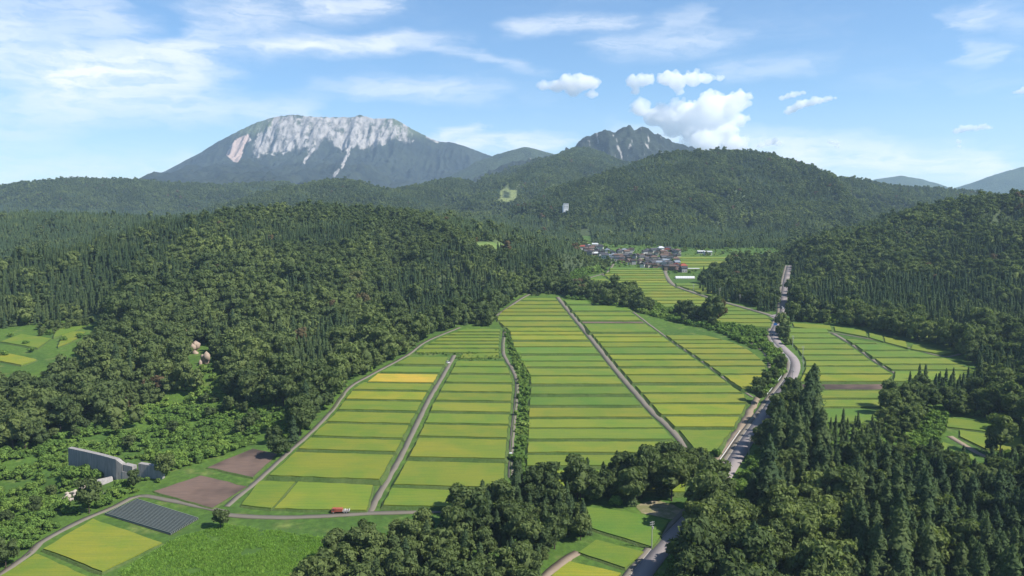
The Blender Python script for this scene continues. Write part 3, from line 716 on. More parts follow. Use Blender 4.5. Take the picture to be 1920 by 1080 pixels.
# ---------------------------------------------------------------- tree shapes
def ico(sub):
    import bmesh
    bm = bmesh.new(); bmesh.ops.create_icosphere(bm, subdivisions=sub, radius=1.0)
    v = np.array([q.co[:] for q in bm.verts]); f = np.array([[q.index for q in p.verts] for p in bm.faces]); bm.free(); return v, f
ICO1, ICO2 = ico(1), ico(2)
def cards(P, Nn, size, r):
    """small leaf-spray triangles pairs standing near points P, facing roughly along Nn"""
    n = len(P); a = np.cross(Nn, r.normal(size=(n, 3))); a /= np.linalg.norm(a, axis=1)[:, None] + 1e-9
    b = np.cross(Nn, a); b /= np.linalg.norm(b, axis=1)[:, None] + 1e-9
    s = size[:, None]; l = r.uniform(.7, 1.5, (n, 1))
    V = np.stack([P - a * s * l, P - b * s * .62 + Nn * s * .18, P + a * s * l - Nn * s * .25, P + b * s * .62 + Nn * s * .18], 1).reshape(-1, 3)
    i = np.arange(n) * 4
    return V, np.concatenate([np.stack([i, i + 1, i + 2], 1), np.stack([i, i + 2, i + 3], 1)])
def join(parts):
    V, Fc, o = [], [], 0
    for v, f in parts: V.append(v); Fc.append(f + o); o += len(v)
    return np.concatenate(V), np.concatenate(Fc)
def broad_crown(seed, R=4.6, h=11.0, lumps=16, ncard=800, core=ICO1, size=(.42, .8)):
    r = np.random.default_rng(seed); parts = []; cz = h * .58; rz = h * .40
    C, RR = [], []
    for i in range(lumps):
        th = r.uniform(0, 2 * np.pi); u = r.uniform(-.55, .95); rad = R * math.sqrt(max(0, 1 - (u * .9) ** 2)) * r.uniform(.45, .80)
        C.append((rad * math.cos(th), rad * math.sin(th), cz + rz * u * .82)); RR.append(R * r.uniform(.24, .44) * (1.0 if lumps > 8 else 1.45))
    C = np.array(C); RR = np.array(RR)
    v, f = core
    for c, q in zip(C, RR):
        k = (.86 if ncard else 1.0) * q * r.uniform(.76, 1.16, (len(v), 1)); vv = v * k * np.array([1, 1, .82]) + c; parts.append((vv, f))
    v0, f0 = ICO1; parts.append((v0 * np.array([R * .58, R * .58, rz * .72]) * r.uniform(.85, 1.1, (len(v0), 1)) + (0, 0, cz - .06 * h), f0))
    if ncard:
        w_ = RR ** 2 / (RR ** 2).sum(); idx = r.choice(lumps, ncard, p=w_); d = r.normal(size=(ncard, 3)); d[:, 2] = d[:, 2] * .8 + .25; d /= np.linalg.norm(d, axis=1)[:, None]
        P = C[idx] + d * RR[idx][:, None] * r.uniform(.84, 1.12, (ncard, 1)) * np.array([1, 1, .85])
        dd = np.linalg.norm(P[:, None, :] - C[None], axis=2) / RR[None]; ok = (dd < .78).sum(1) == 0
        P, d = P[ok], d[ok]; nn = d + r.normal(scale=.45, size=d.shape); nn /= np.linalg.norm(nn, axis=1)[:, None]
        parts.append(cards(P, nn, r.uniform(*size, len(P)), r))
    return join(parts)
def cedar_crown(seed, h=17.0, R=3.7, layers=15, per=9, tufts=350):
    r = np.random.default_rng(seed); parts = []
    def rad(t): return R * (1.02 - t) ** .55 * (.82 + .18 * np.sin(t * 23 + seed))
    n = 9; rows = 8; V = []                                            # solid heart
    for k in range(rows):
        t = .10 + .9 * k / (rows - 1)
        for i in range(n):
            a = 2 * math.pi * (i + .5 * (k % 2)) / n; q = rad(t) * (.70 if per else .95) * r.uniform(.72, 1.25) + .02; V.append((q * math.cos(a), q * math.sin(a), h * t + r.uniform(-.25, .25)))
    V = np.array(V); Fc = []
    for k in range(rows - 1):
        for i in range(n):
            a, b = k * n + i, k * n + (i + 1) % n; Fc += [(a, b, b + n), (a, b + n, a + n)]
    parts.append((V, np.array(Fc)))
    if per:
        V, Fc = [], []
        for k in range(layers):
            t = .10 + .88 * (k / layers) ** .92
            m = max(5, int(per * (1.15 - .45 * t)))
            for i in range(m):
                a = 2 * math.pi * (i + r.uniform(-.3, .3)) / m + k * 1.3; q = rad(t) * r.uniform(.82, 1.22); wd = .26 * q + .22
                zz = h * t + r.uniform(-.3, .3); dr = q * r.uniform(.25, .55); ca, sa = math.cos(a), math.sin(a)
                b = len(V)
                V += [(.25 * q * ca, .25 * q * sa, zz + .35), (.72 * q * ca - wd * sa, .72 * q * sa + wd * ca, zz - dr * .62), (q * ca, q * sa, zz - dr * .75), (.72 * q * ca + wd * sa, .72 * q * sa - wd * ca, zz - dr * .62), (.66 * q * ca, .66 * q * sa, zz + .16)]
                Fc += [(b, b + 1, b + 4), (b + 1, b + 2, b + 4), (b + 2, b + 3, b + 4), (b + 3, b, b + 4)]
        parts.append((np.array(V), np.array(Fc)))
    if tufts:
        t = r.uniform(0.08, .97, tufts) ** 1.15; a = r.uniform(0, 2 * np.pi, tufts); q = rad(t) * r.uniform(.78, 1.12, tufts)
        P = np.stack([q * np.cos(a), q * np.sin(a), h * t], 1); nn = np.stack([np.cos(a), np.sin(a), np.full(tufts, .55)], 1) + r.normal(scale=.4, size=(tufts, 3)); nn /= np.linalg.norm(nn, axis=1)[:, None]
        parts.append(cards(P, nn, r.uniform(.22, .5, tufts), r))
    return join(parts)
def far_cedar(seed, h=14.5, R=3.9):
    r = np.random.default_rng(seed); parts = []; n = 7
    for k, (t0, t1, q) in enumerate(((.1, .55, 1.), (.33, .75, .8), (.55, .9, .58), (.74, 1.03, .36))):
        a = 2 * np.pi * (np.arange(n) + r.uniform(0, 1)) / n; q_ = R * q * r.uniform(.75, 1.2, n)
        V = np.vstack([np.stack([q_ * np.cos(a), q_ * np.sin(a), h * t0 + r.uniform(-.5, .5, n)], 1), [(0, 0, h * t1)]]); i = np.arange(n)
        parts.append((V, np.stack([i, (i + 1) % n, np.full(n, n)], 1)))
    return join(parts)
def trunk(h, r0): return MB().tube((0, 0, -.8), (0, 0, h * .5), r0, r0 * .55, 7)
def limbs(h, r0, R, seed):
    m = trunk(h, r0); r = random.Random(seed)
    for i in range(4):
        a = i * 1.6 + r.random(); m.tube((0, 0, h * .32), (R * .55 * math.cos(a), R * .55 * math.sin(a), h * .58), r0 * .5, r0 * .18, 5)
    return m
def mk(name, vf, mat): return mesh(name, vf[0], vf[1], mat)
BROAD_NEAR = [mk('broadleaf_crown', broad_crown(10 + i, R=4.4 + .4 * (i % 3), h=11 + (i % 2) * 1.5, lumps=15 + i % 4, ncard=900), M_BROAD) for i in range(6)]
CEDAR_NEAR = [mk('cedar_crown', cedar_crown(30 + i, h=17 + i % 3, R=4.1 + .4 * (i % 3)), M_CEDAR) for i in range(5)]
SHRUB_NEAR = [mk('shrub_crown', broad_crown(50 + i, R=1.9, h=2.9, lumps=8, ncard=260, size=(.26, .5)), M_SHRUB) for i in range(4)]
BROAD_TRUNK = mesh('trunk', (lambda m: m.v)(limbs(11, .26, 4.4, 1)), limbs(11, .26, 4.4, 1).f, M_BARK)
CEDAR_TRUNK = mesh('trunk', trunk(17, .24).v, trunk(17, .24).f, M_BARK)
SHRUB_TRUNK = mesh('stem', limbs(2.4, .09, 1.6, 3).v, limbs(2.4, .09, 1.6, 3).f, M_BARK)
LOD = {'broad': [[mk('bm', broad_crown(70 + i, R=4.6 + .3 * i, h=11 + i, lumps=11, ncard=330, size=(.5, 1.0)), M_BROAD) for i in range(5)], [mk('bf', broad_crown(90 + i, R=4.3 + .4 * (i % 3), h=9 + i, lumps=9, ncard=130, size=(.7, 1.5)), M_BROAD) for i in range(5)]],
       'cedar': [[mk('cm', cedar_crown(110 + i, layers=10, per=7, tufts=90), M_CEDAR) for i in range(4)], [mk('cf', far_cedar(130 + i), M_CEDAR) for i in range(4)]],
       'shrub': [[mk('sm', broad_crown(150 + i, R=1.9, h=2.9, lumps=6, ncard=110, size=(.3, .6)), M_SHRUB) for i in range(4)], [mk('sf', broad_crown(160 + i, R=1.9, h=2.8, lumps=4, ncard=0), M_SHRUB) for i in range(3)]]}

# ---------------------------------------------------------------- where trees grow
KEEP_OPEN = [
 [(422,952),(480,900),(584,808),(620,770),(655,723),(695,700),(762,664),(800,637),(862,610),(925,612),(925,593),(985,552),(1045,550),(1110,568),(1187,583),(1250,598),(1300,612),(1345,622),(1385,638),(1430,663),(1447,690),(1432,720),(1420,745),(1388,808),(1345,855),(1325,882),(1290,880),(1240,878),(1180,890),(1120,902),(1040,922),(985,925),(900,952),(846,960),(846,968),(420,972)],
 [(1462,612),(1490,602),(1560,608),(1625,618),(1700,636),(1790,660),(1838,695),(1822,718),(1706,714),(1690,735),(1672,752),(1652,792),(1600,798),(1540,797),(1500,740),(1488,715),(1508,690),(1485,655)],
 [(1770,778),(1895,792),(1935,820),(1935,850),(1860,850),(1836,874),(1748,858),(1762,822)],
 [(1720,610),(1806,610),(1830,642),(1720,638)],
 [(1046,530),(1130,508),(1150,497),(1240,497),(1262,520),(1300,524),(1345,545),(1372,560),(1400,572),(1462,588),(1462,622),(1440,624),(1350,607),(1282,593),(1225,569),(1180,551),(1078,543)],
 [(1085,472),(1105,456),(1180,460),(1270,464),(1330,468),(1400,465),(1464,466),(1464,480),(1400,488),(1370,484),(1365,505),(1318,512),(1310,532),(1256,532),(1236,505),(1150,503),(1138,492)],
 [(884,470),(892,454),(935,453),(956,462),(950,474)],
 [(-300,640),(0,618),(100,606),(195,596),(192,640),(150,690),(90,725),(0,738),(-300,760)],
 [(346,640),(390,640),(412,700),(418,750),(372,750),(350,690)],
 [(1060,943),(1130,952),(1200,945),(1264,945),(1294,965),(1262,990),(1206,1062),(1180,1180),(1000,1180),(1024,1080),(1085,1036),(1110,1010),(1100,987)],
 [(-80,1120),(0,1078),(60,1035),(155,970),(262,926),(330,886),(400,852),(475,832),(535,842),(480,905),(422,955),(846,962),(850,985),(800,1010),(690,1030),(620,1060),(560,1110),(520,1200),(-80,1200)],
 *SKI,
 [(205,868),(240,862),(312,868),(306,892),(238,906),(165,936),(98,956),(100,932),(160,906),(205,898)],
 [(1086,430),(1106,430),(1112,460),(1092,460)],
]
SHRUBS = [
 [(-120,850),(60,845),(130,812),(250,775),(330,745),(420,760),(560,770),(548,822),(480,832),(330,884),(262,922),(155,966),(60,1030),(-120,1120)],
 [(1062,560),(1110,566),(1187,583),(1250,600),(1300,612),(1345,622),(1385,640),(1430,663),(1447,690),(1432,720),(1424,742),(1452,745),(1486,705),(1486,675),(1455,642),(1445,624),(1350,607),(1282,593),(1225,569),(1160,552)],
 [(944,618),(952,652),(962,680),(972,716),(970,755),(965,800),(960,850),(958,895),(984,895),(988,820),(989,790),(994,711),(984,690),(961,650),(953,620)],
 [(350,690),(400,688),(425,720),(420,800),(372,812),(352,770)], [(1335,850),(1350,840),(1392,800),(1440,748),(1448,752),(1400,822),(1372,866),(1345,905),(1322,900)],
 [(1485,598),(1488,584),(1560,594),(1605,612),(1560,606)], [(1058,525),(1080,506),(1125,500),(1128,508),(1090,521)],
 [(1195,1090),(1226,1056),(1262,1020),(1292,988),(1306,1030),(1285,1075),(1260,1180),(1170,1180)], [(1345,925),(1376,880),(1406,836),(1428,850),(1442,885),(1410,950),(1385,1005),(1345,990)],
 [(1740,770),(1780,775),(1760,830),(1745,860),(1700,850)],
 [(846,668),(940,668),(940,676),(846,676)], [(775,660),(850,664),(938,658),(938,662),(850,667),(775,664)],
]
GROVES = [   # (outline of the trunks' feet, share of cedars)
 ([(985,556),(1045,552),(1062,556),(1130,567),(1190,583),(1222,586),(1214,570),(1150,552),(1085,543),(1000,542)], .0),
 ([(1252,594),(1345,612),(1348,604),(1290,592)], .0),
 ([(1040,935),(1110,912),(1180,902),(1290,890),(1345,895),(1335,950),(1290,962),(1262,945),(1200,942),(1130,950),(1062,942)], .18),
 ([(500,1160),(610,1085),(690,1062),(770,1048),(860,1000),(950,982),(1040,1000),(1100,1020),(1085,1034),(1025,1072),(1000,1130),(960,1500),(300,1500)], .33),
 ([(1310,545),(1345,520),(1440,505),(1468,505),(1466,560),(1440,590),(1400,572),(1345,560)], .65),
 ([(60,620),(190,596),(185,606),(80,632)], .0),
 ([(868,606),(930,590),(925,612),(880,612)], .0),
]
CEDARS = [
 [(-300,380),(430,400),(330,470),(240,560),(195,600),(0,620),(-300,650)],
 [(735,560),(800,540),(900,520),(960,530),(940,570),(860,600),(770,625)], [(530,660),(610,650),(625,690),(580,720),(530,715)], [(515,430),(640,420),(660,460),(560,480)],
 [(1100,425),(1480,430),(1480,470),(1380,470),(1100,462)], [(1480,560),(1600,520),(1800,520),(1925,540),(2100,560),(2100,650),(1830,620),(1700,610),(1560,590)],
 [(1480,500),(1510,480),(1520,540),(1480,560)], [(930,470),(1090,440),(1090,480),(1000,510),(930,520)], [(820,420),(960,400),(1060,420),(1060,460),(900,450)],
 [(1420,800),(1500,750),(1640,800),(1760,870),(1925,860),(2200,860),(2200,1500),(1700,1500),(1560,1000),(1400,860)],
]
HEDGE = next(i for i, q in enumerate(SHRUBS) if q[0] == (944,618))
LOW = [(1532,790),(1700,792),(1745,868),(1762,862),(1930,852),(2200,850),(2200,915),(1760,920),(1560,900)]
DAMI = next(i for i, q in enumerate(KEEP_OPEN) if q[0] == (205,868))
# sight-line table: how high the land already stands in front of a place
_na, _nr = 360, 420
_ang = np.linspace(-.78, .78, _na); _rad = np.geomspace(120, 9500, _nr)
AA, RRd = np.meshgrid(_ang, _rad, indexing='ij')
_tan = (H(AA * RRd, RRd) - CZ) / RRd
_hor = np.maximum.accumulate(_tan, axis=1)
def seen(x, y, z, h):
    u = x / y; i = np.clip(((u + .78) / 1.56 * (_na - 1)).astype(int), 0, _na - 1); j = np.clip(np.searchsorted(_rad, y * .985) - 1, 0, _nr - 1)
    return (z + h - CZ) / y > _hor[i, j] - 22.0 / y - .004
def near_path(x, y):
    m = np.zeros(x.shape, bool)
    for path, cl in NOTREE:
        lo, hi = path.min(0) - cl, path.max(0) + cl; q = np.nonzero((x > lo[0]) & (x < hi[0]) & (y > lo[1]) & (y < hi[1]))[0]
        if len(q) == 0: continue
        p = path[::2]
        for c in range(0, len(q), 20000):
            k = q[c:c + 20000]; d2 = ((x[k, None] - p[None, :, 0]) ** 2 + (y[k, None] - p[None, :, 1]) ** 2).min(1); m[k] |= d2 < cl * cl
    return m
ZONES = [(170, 480, 1.0), (480, 700, 1.0), (700, 900, 1.0), (900, 1500, .88), (1500, 2300, .95), (2300, 3300, 1.1), (3300, 4300, 1.3)]
def sow(kind, spacing):
    out = []
    for y0, y1, m in ZONES:
        if kind == 'shrub' and y0 >= 1500: break
        s_ = spacing * m; ny = int((y1 - y0) / s_); nx = int((y1 * 1.40 + 230) / s_) + 4
        yy, xx = np.meshgrid(np.arange(ny), np.arange(nx), indexing='ij')
        x = (xx.ravel() - nx / 2 + .5 * (yy.ravel() % 2)) * s_ + rng.uniform(-.42, .42, nx * ny) * s_; y = y0 + (yy.ravel() + .5) * s_ + rng.uniform(-.42, .42, nx * ny) * s_
        k = np.abs(x) < .69 * y + 110; x, y = x[k], y[k]
        z = H(x, y); k = seen(x, y, z, 14); x, y, z = x[k], y[k], z[k]
        px, py = project(x, y, z); k = py < 1330; x, y, z, px, py = (a[k] for a in (x, y, z, px, py))
        grove = np.full(x.shape, -1.0); shr = np.zeros(x.shape, bool); opn = np.zeros(x.shape, bool); ced = np.zeros(x.shape, bool)
        near = y < 1250
        for poly, f in GROVES: grove[inpoly(px, py, poly) & near] = f
        for poly in SHRUBS: shr |= inpoly(px, py, poly) & (y < 1150)
        for poly in KEEP_OPEN: opn |= inpoly(px, py, poly)
        for poly in CEDARS: ced |= inpoly(px, py, poly)
        nz = fbm(x / 150 + 40, y / 150, 3); nz2 = fbm(x / 60 + 80, y / 60 + 9, 2)
        pc = np.where(grove >= 0, grove, np.where(ced, np.where((px > 1380) & (py > 730), np.where(px > 1490, np.where(nz2 > -.42, .92, .2), .3), .9), np.where(nz > .22, .75, .06)))
        iscedar = rng.uniform(size=x.shape) < pc
        if kind == 'shrub':
            shr &= ~inpoly(px, py, KEEP_OPEN[DAMI])
            ok = (shr & (grove < 0) & ((px > 560) | (fbm(x / 16, y / 16, 3) > -.02) | (rng.uniform(size=x.shape) < .15))) | (~shr & ~opn & (grove < 0) & (y < 600) & (rng.uniform(size=x.shape) < .12))
        else:
            shr |= inpoly(px, py, KEEP_OPEN[DAMI]); tree = (grove >= 0) | (~shr & ~opn)
            loose = shr & ~opn & (grove < 0) & (px < 560) & (nz2 > .0) & (rng.uniform(size=x.shape) < .16)
            iscedar &= ~((px < 540) & (py > 745)); ok = (tree & (iscedar if kind == 'cedar' else ~iscedar)) | (loose & (kind == 'broad'))
        if kind != 'cedar': ok |= opn & (px > 1080) & (px < 1470) & (py > 455) & (py < 515) & (rng.uniform(size=x.shape) < (.045 if kind == 'broad' else .05)) & ~inpoly(px, py, [(1150,500),(1240,503),(1250,516),(1150,515)]) & ~inpoly(px, py, [(1262,481),(1368,480),(1362,506),(1288,508)])
        ok &= ~near_path(x, y)
        x, y, z, px, py = (a[ok] for a in (x, y, z, px, py)); n = len(x)
        sc = np.clip(np.exp(rng.normal(-.06, .24 if kind == 'broad' else .18, n)), .45, 1.6) * (1 + .5 * (m - 1)) * (.80 if y0 >= 900 else 1) * ((.92 if y0 < 700 else .8) if kind == 'cedar' else 1.24)
        gr = grove[ok] >= 0; sc = np.where(gr, sc * .95, sc); sc = np.where(opn[ok] & (kind == 'broad'), sc * .55, sc)
        if kind != 'shrub':
            sc = np.where(inpoly(px, py, LOW) | inpoly(px, py, [(1050,476),(1130,476),(1140,505),(1050,515)]), sc * .5, sc); bc = (px > 480) & (px < 1110) & (py > 962); sc = np.where(bc, sc * (.70 if kind == 'cedar' else .85), sc)
            sc = np.where(inpoly(px, py, [(1680,712),(1850,712),(1850,795),(1690,795)]), sc * .72, sc); sc = np.where(shr[ok] & (px < 560) & (py > 740), sc * .68, sc)
            if kind == 'cedar': sc = np.where((px > 1000) & (px < 1345) & (py < 962) & (py > 870), sc * .72, sc)
        if kind == 'shrub':
            sc = .5 + 1.0 * rng.uniform(size=n) ** 1.8
            for q, k_ in ((SHRUBS[HEDGE], .72), ([(770,650),(945,650),(945,680),(770,680)], .42)): sc = np.where(inpoly(px, py, q), sc * k_, sc)
        elif kind == 'cedar': sc = np.where(((px > 1418) & (px < 1540) & (py > 730) & (py < 900)) | ((px > 1300) & (py > 940) & (fbm(x / 40, y / 40, 2) > -.05)), sc * 1.2, sc)
        out.append(np.stack([x, y, z - .2, sc, sc * rng.uniform(.85, 1.15, n), rng.uniform(0, 6.283, n), px, py, np.full(n, float(y0 >= 900))], 1))
    return np.concatenate(out)
PTS = {'broad': sow('broad', 6.8), 'cedar': sow('cedar', 5.6), 'shrub': sow('shrub', 2.7)}

def scatter(name, P, srcs, mat, label):
    """one object: its points carry the crowns through geometry nodes"""
    me = bpy.data.meshes.new(name); me.vertices.add(len(P)); me.vertices.foreach_set('co', P[:, :3].astype(np.float32).ravel())
    for n_, arr, ty in (('rot', np.stack([0 * P[:, 5], 0 * P[:, 5], P[:, 5]], 1), 'FLOAT_VECTOR'), ('scl', P[:, [3, 3, 4]], 'FLOAT_VECTOR'), ('pick', P[:, 9], 'INT')):
        a = me.attributes.new(n_, ty, 'POINT'); a.data.foreach_set('vector' if ty == 'FLOAT_VECTOR' else 'value', arr.astype(np.int32 if ty == 'INT' else np.float32).ravel())
    me.materials.append(mat)
    c = bpy.data.collections.new(name + '_shapes')
    for i, s_ in enumerate(srcs): c.objects.link(bpy.data.objects.new(f'{name}_shape_{i:02d}', s_))
    t = bpy.data.node_groups.new(name, 'GeometryNodeTree'); t.interface.new_socket('Geometry', in_out='INPUT', socket_type='NodeSocketGeometry'); t.interface.new_socket('Geometry', in_out='OUTPUT', socket_type='NodeSocketGeometry')
    N = t.nodes; L = t.links; gi = N.new('NodeGroupInput'); go = N.new('NodeGroupOutput'); iop = N.new('GeometryNodeInstanceOnPoints'); ci = N.new('GeometryNodeCollectionInfo')
    ci.inputs['Collection'].default_value = c; ci.inputs['Separate Children'].default_value = True; ci.inputs['Reset Children'].default_value = True
    def at(n_, ty):
        a = N.new('GeometryNodeInputNamedAttribute'); a.data_type = ty; a.inputs['Name'].default_value = n_; return a.outputs['Attribute']
    L.new(gi.outputs[0], iop.inputs['Points']); L.new(ci.outputs[0], iop.inputs['Instance']); iop.inputs['Pick Instance'].default_value = True
    L.new(at('pick', 'INT'), iop.inputs['Instance Index']); L.new(at('scl', 'FLOAT_VECTOR'), iop.inputs['Scale'])
    e2r = N.new('FunctionNodeEulerToRotation'); L.new(at('rot', 'FLOAT_VECTOR'), e2r.inputs[0]); L.new(e2r.outputs[0], iop.inputs['Rotation'])
    L.new(iop.outputs[0], go.inputs[0])
    o = obj(name, me); md = o.modifiers.new('scatter', 'NODES'); md.node_group = t
    tag(o, kind='stuff', label=label); return o

def describe(kind, px, py, s):
    """what sets a wild tree apart: its size and where it stands"""
    if px < 560 and py > 690: where = ('along the lane at the lower left edge' if px < 160 and py > 900 else 'in the scrub around the dam' if px < 330 and py > 800 else 'in the scrub beside the left lane' if py > 740 else 'on the wooded slope above the dam')
    elif px < 1110 and py > 960: where = ('at the left end of the bottom centre wood' if px < 700 else 'in the middle of the bottom centre wood' if px < 900 else 'at the right end of the bottom centre wood')
    elif 1000 <= px < 1360 and 870 < py <= 965: where = ('in the left half' if px < 1180 else 'in the right half') + ' of the grove beside the sandy yard'
    elif 940 < px < 1000 and py > 600: where = 'in the tall hedge along the curved lane'
    elif px > 1700 and py > 1000: where = 'in the bottom right corner of the dark wood'
    elif px > 1700 and py > 860: where = 'at the right edge of the dark wood, below the small fields'
    elif px > 1420 and py > 1000: where = 'along the bottom edge of the dark wood'
    elif px > 1420 and py > 860: where = 'in the heart of the dark wood right of the road'
    elif px > 1100 and py > 930: where = 'where the dark wood meets the bottom stretch of road'
    elif px > 1400 and py > 720: where = 'where the dark wood meets the right-hand fields'
    elif px > 1400 and py > 590: where = 'along the wood behind the right-hand fields'
    elif px > 1000 and py > 540: where = 'on the bank between the terraces' if px < 1420 else 'beside the upper road'
    elif px < 1000: where = 'on the wooded hill left of the terraces'
    else: where = 'in the woods around the village'
    k = NAMES[kind][6]; big = s > k[1]; small = s < k[0]
    word = 'tall' if big else 'short' if small else 'mid-sized'
    what = {'broad': 'round-crowned broadleaf tree', 'cedar': 'pointed dark cedar', 'shrub': 'leafy green shrub'}[kind]
    if kind == 'shrub': word = 'large' if big else 'small' if small else 'mid-sized'
    return f"{word} {what} {where}", f"{word} {what}s {where}"
NAMES = {'broad': ('broadleaf_tree', 'tree', BROAD_NEAR, BROAD_TRUNK, 265, 12, (1.05, 1.3)), 'cedar': ('cedar_tree', 'tree', CEDAR_NEAR, CEDAR_TRUNK, 275, 17, (.75, 1.0)), 'shrub': ('shrub', 'bush', SHRUB_NEAR, SHRUB_TRUNK, 265, 3, (1.0, 1.3))}
MASS = {'broad': ('broadleaf_forest', 'broadleaf forest covering the hills and valley sides'), 'cedar': ('cedar_forest', 'dark pointed cedar plantations on the hillsides'), 'shrub': ('scrub', 'bright green scrub along the banks and the stream')}
def put_tree(kind, x, y, z, s, sz, rz, label, group, k):
    nm, cat, crowns, tr = NAMES[kind][:4]
    root = empty(nm, (x, y, z), rz); root.scale = (s, s, sz); tag(root, label, cat, group)
    obj('trunk' if kind != 'shrub' else 'stem', tr, root); obj('crown', crowns[k % len(crowns)], root)
    return root
def plant(kind, spots, hs, label, group):
    for k, (px, py) in enumerate(spots):
        x, y = on_plane(px, py) if not (kind == 'shrub' and py > 800) else on_land(px, py)[:2]; s = hs * random.uniform(.88, 1.12)
        put_tree(kind, float(x), float(y), float(H(np.array([x]), np.array([y]))[0]) - .2, s * (.92 if kind == 'cedar' else 1), s * random.uniform(.92, 1.12), random.uniform(0, 6), label, group, k)
plant('cedar', [(1446,852),(1456,838),(1470,850),(1486,836),(1500,848),(1515,838),(1458,870),(1478,868),(1505,866),(1530,852),(1462,826),(1492,822)], 1.32, 'tall dense cedar in the clump hiding the road below its upper bend', 'cedar clump below the upper road bend')
plant('broad', [(1305,1002),(1330,985),(1338,992),(1320,1020),(1345,1005),(1392,1012),(1322,1040),(1365,1020),(1335,1045),(1318,1062),(1330,1095),(1300,1110),(1345,1075),(1320,1085)], 1.3, 'full rounded broadleaf tree overhanging the shaded bottom stretch of road', 'broadleaf trees overhanging the bottom road')
plant('broad', [(1282,606),(1298,604),(1335,613)], .95, 'lone round tree on the shrubby bank above the curved column', 'lone trees on the shrubby bank')
plant('broad', [(414,990)], .75, 'solitary round tree on the lane corner beside the dark film beds', None)
plant('broad', [(1312,884),(1300,896),(1322,898)], 1.0, 'round broadleaf tree at the foot of the broad farm lane', 'trees at the foot of the broad lane')
plant('shrub', [(128 + 5 * q, 866 + .22 * 5 * q + (q * 37 % 11)) for q in range(19)], 1.35, 'leafy shrub at the shaded foot of the long dam wall', 'shrubs at the foot of the dam')
plant('shrub', [(124 + 7 * q, 893 + (q * 29 % 11)) for q in range(11)], 1.5, 'tall leafy shrub in the thicket screening the dam wall', 'thicket in front of the dam')
plant('shrub', [(20,632),(48,646),(92,628),(58,661),(8,668),(120,640),(140,612),(150,634)], 1.3, 'dark round bush dotted about the left-hand clearing', 'bushes in the left clearing')
plant('broad', [(1438,728),(1450,715),(1424,735),(1462,700)], .9, 'dark spreading tree on the bank inside the upper road bend', 'trees on the bank inside the road bend')
for kind, P in PTS.items():
    nm, cat, crowns, tr, lim, hh, _ = NAMES[kind]
    tpx, tpy = project(P[:, 0], P[:, 1], P[:, 2] + hh * P[:, 4] * .8)
    inv = (tpx > -15) & (tpx < 1935) & (tpy < 1085)
    size = P[:, 4] * hh / P[:, 1] * inv + 1e-6 / P[:, 1]
    order = np.argsort(-size)
    single = order[:lim]; rest = order[lim:]
    for k, i in enumerate(single):
        r_ = P[i]
        lab, grp = describe(kind, r_[6], r_[7], r_[3])
        put_tree(kind, *[float(v) for v in r_[:6]], lab, grp, int(k * 7 + i))
    Q = P[rest]; n0 = len(LOD[kind][0]); n1 = len(LOD[kind][1]); nn_ = len(crowns)
    pick = np.where(Q[:, 1] < 430, rng.integers(0, nn_, len(Q)), np.where(Q[:, 1] < 1050, nn_ + rng.integers(0, n0, len(Q)), nn_ + n0 + rng.integers(0, n1, len(Q))))
    if kind == 'broad': Q[:, 2] -= 2.0 * (Q[:, 1] > 500)
    scatter(MASS[kind][0], np.column_stack([Q, pick]), crowns + LOD[kind][0] + LOD[kind][1], [M_BROAD, M_CEDAR, M_SHRUB][('broad', 'cedar', 'shrub').index(kind)], MASS[kind][1])
    print(kind, len(P))
# ---------------------------------------------------------------- village, roadside things, dam
def zat(x, y): return float(H(np.array([float(x)]), np.array([float(y)]))[0])
def ground_at(px, py):
    x, y = on_plane(px, py); return float(x), float(y), zat(x, y)
M_TILE = [flat('grey_roof_tile', (.085, .085, .092), .6, .25, .3), flat('dark_roof_tile', (.05, .048, .052), .6, .25, .3), flat('brown_roof_tile', (.15, .10, .08), .7, .25), flat('red_roof_tile', (.33, .085, .055), .6, .2), flat('pale_metal_roof', (.62, .63, .63), .45, .06, .4), flat('blue_grey_roof', (.22, .25, .29), .55, .15, .3)]
M_WALL = [flat('cream_plaster', (.50, .45, .37), .9, .1), flat('white_plaster', (.66, .64, .60), .9, .08), flat('weathered_boards', (.20, .15, .11), .9, .25), flat('grey_siding', (.36, .35, .34), .8, .1)]
M_GLASS = flat('window_glass', (.05, .06, .07), .15, .2, .6)
ROOFWORD = ['grey tiled', 'dark tiled', 'brown tiled', 'red tiled', 'white metal', 'blue-grey']
def house(x, y, z, w_, d, h, rise, rz, ri, wi, hip, label, name='house', cat='house', group='houses of the village'):
    root = empty(name, (x, y, z), rz); tag(root, label, cat, group)
    MB().box(-w_/2, w_/2, -d/2, d/2, -2.0, h).build('wall', M_WALL[wi], root)
    e = .8; q = (w_ / 2 + e) * (.45 if hip else 1.0)
    V = [(-w_/2-e, -d/2-e, h-.15), (w_/2+e, -d/2-e, h-.15), (w_/2+e, d/2+e, h-.15), (-w_/2-e, d/2+e, h-.15), (-q, 0, h+rise), (q, 0, h+rise)]
    V += [(a, b, c + .3) for a, b, c in V[:4]]
    Fc = [(6, 7, 5, 4), (8, 9, 4, 5), (7, 8, 5), (9, 6, 4), (0, 1, 7, 6), (1, 2, 8, 7), (2, 3, 9, 8), (3, 0, 6, 9), (0, 3, 2, 1)]
    rf = obj('roof', mesh('roof', V, Fc, M_TILE[ri]), root)
    if rise > .5: MB().box(-q, q, -.22, .22, h + rise - .12, h + rise + .22).build('ridge', M_TILE[ri], rf)
    nwin = max(2, int(w_ / 3))
    for k in range(nwin):
        cx = -w_/2 + (k + .5) * w_ / nwin
        MB().box(cx - .75, cx + .75, -d/2 - .05, -d/2 + .05, .9, 2.2).build('window', M_GLASS, root)
    return root
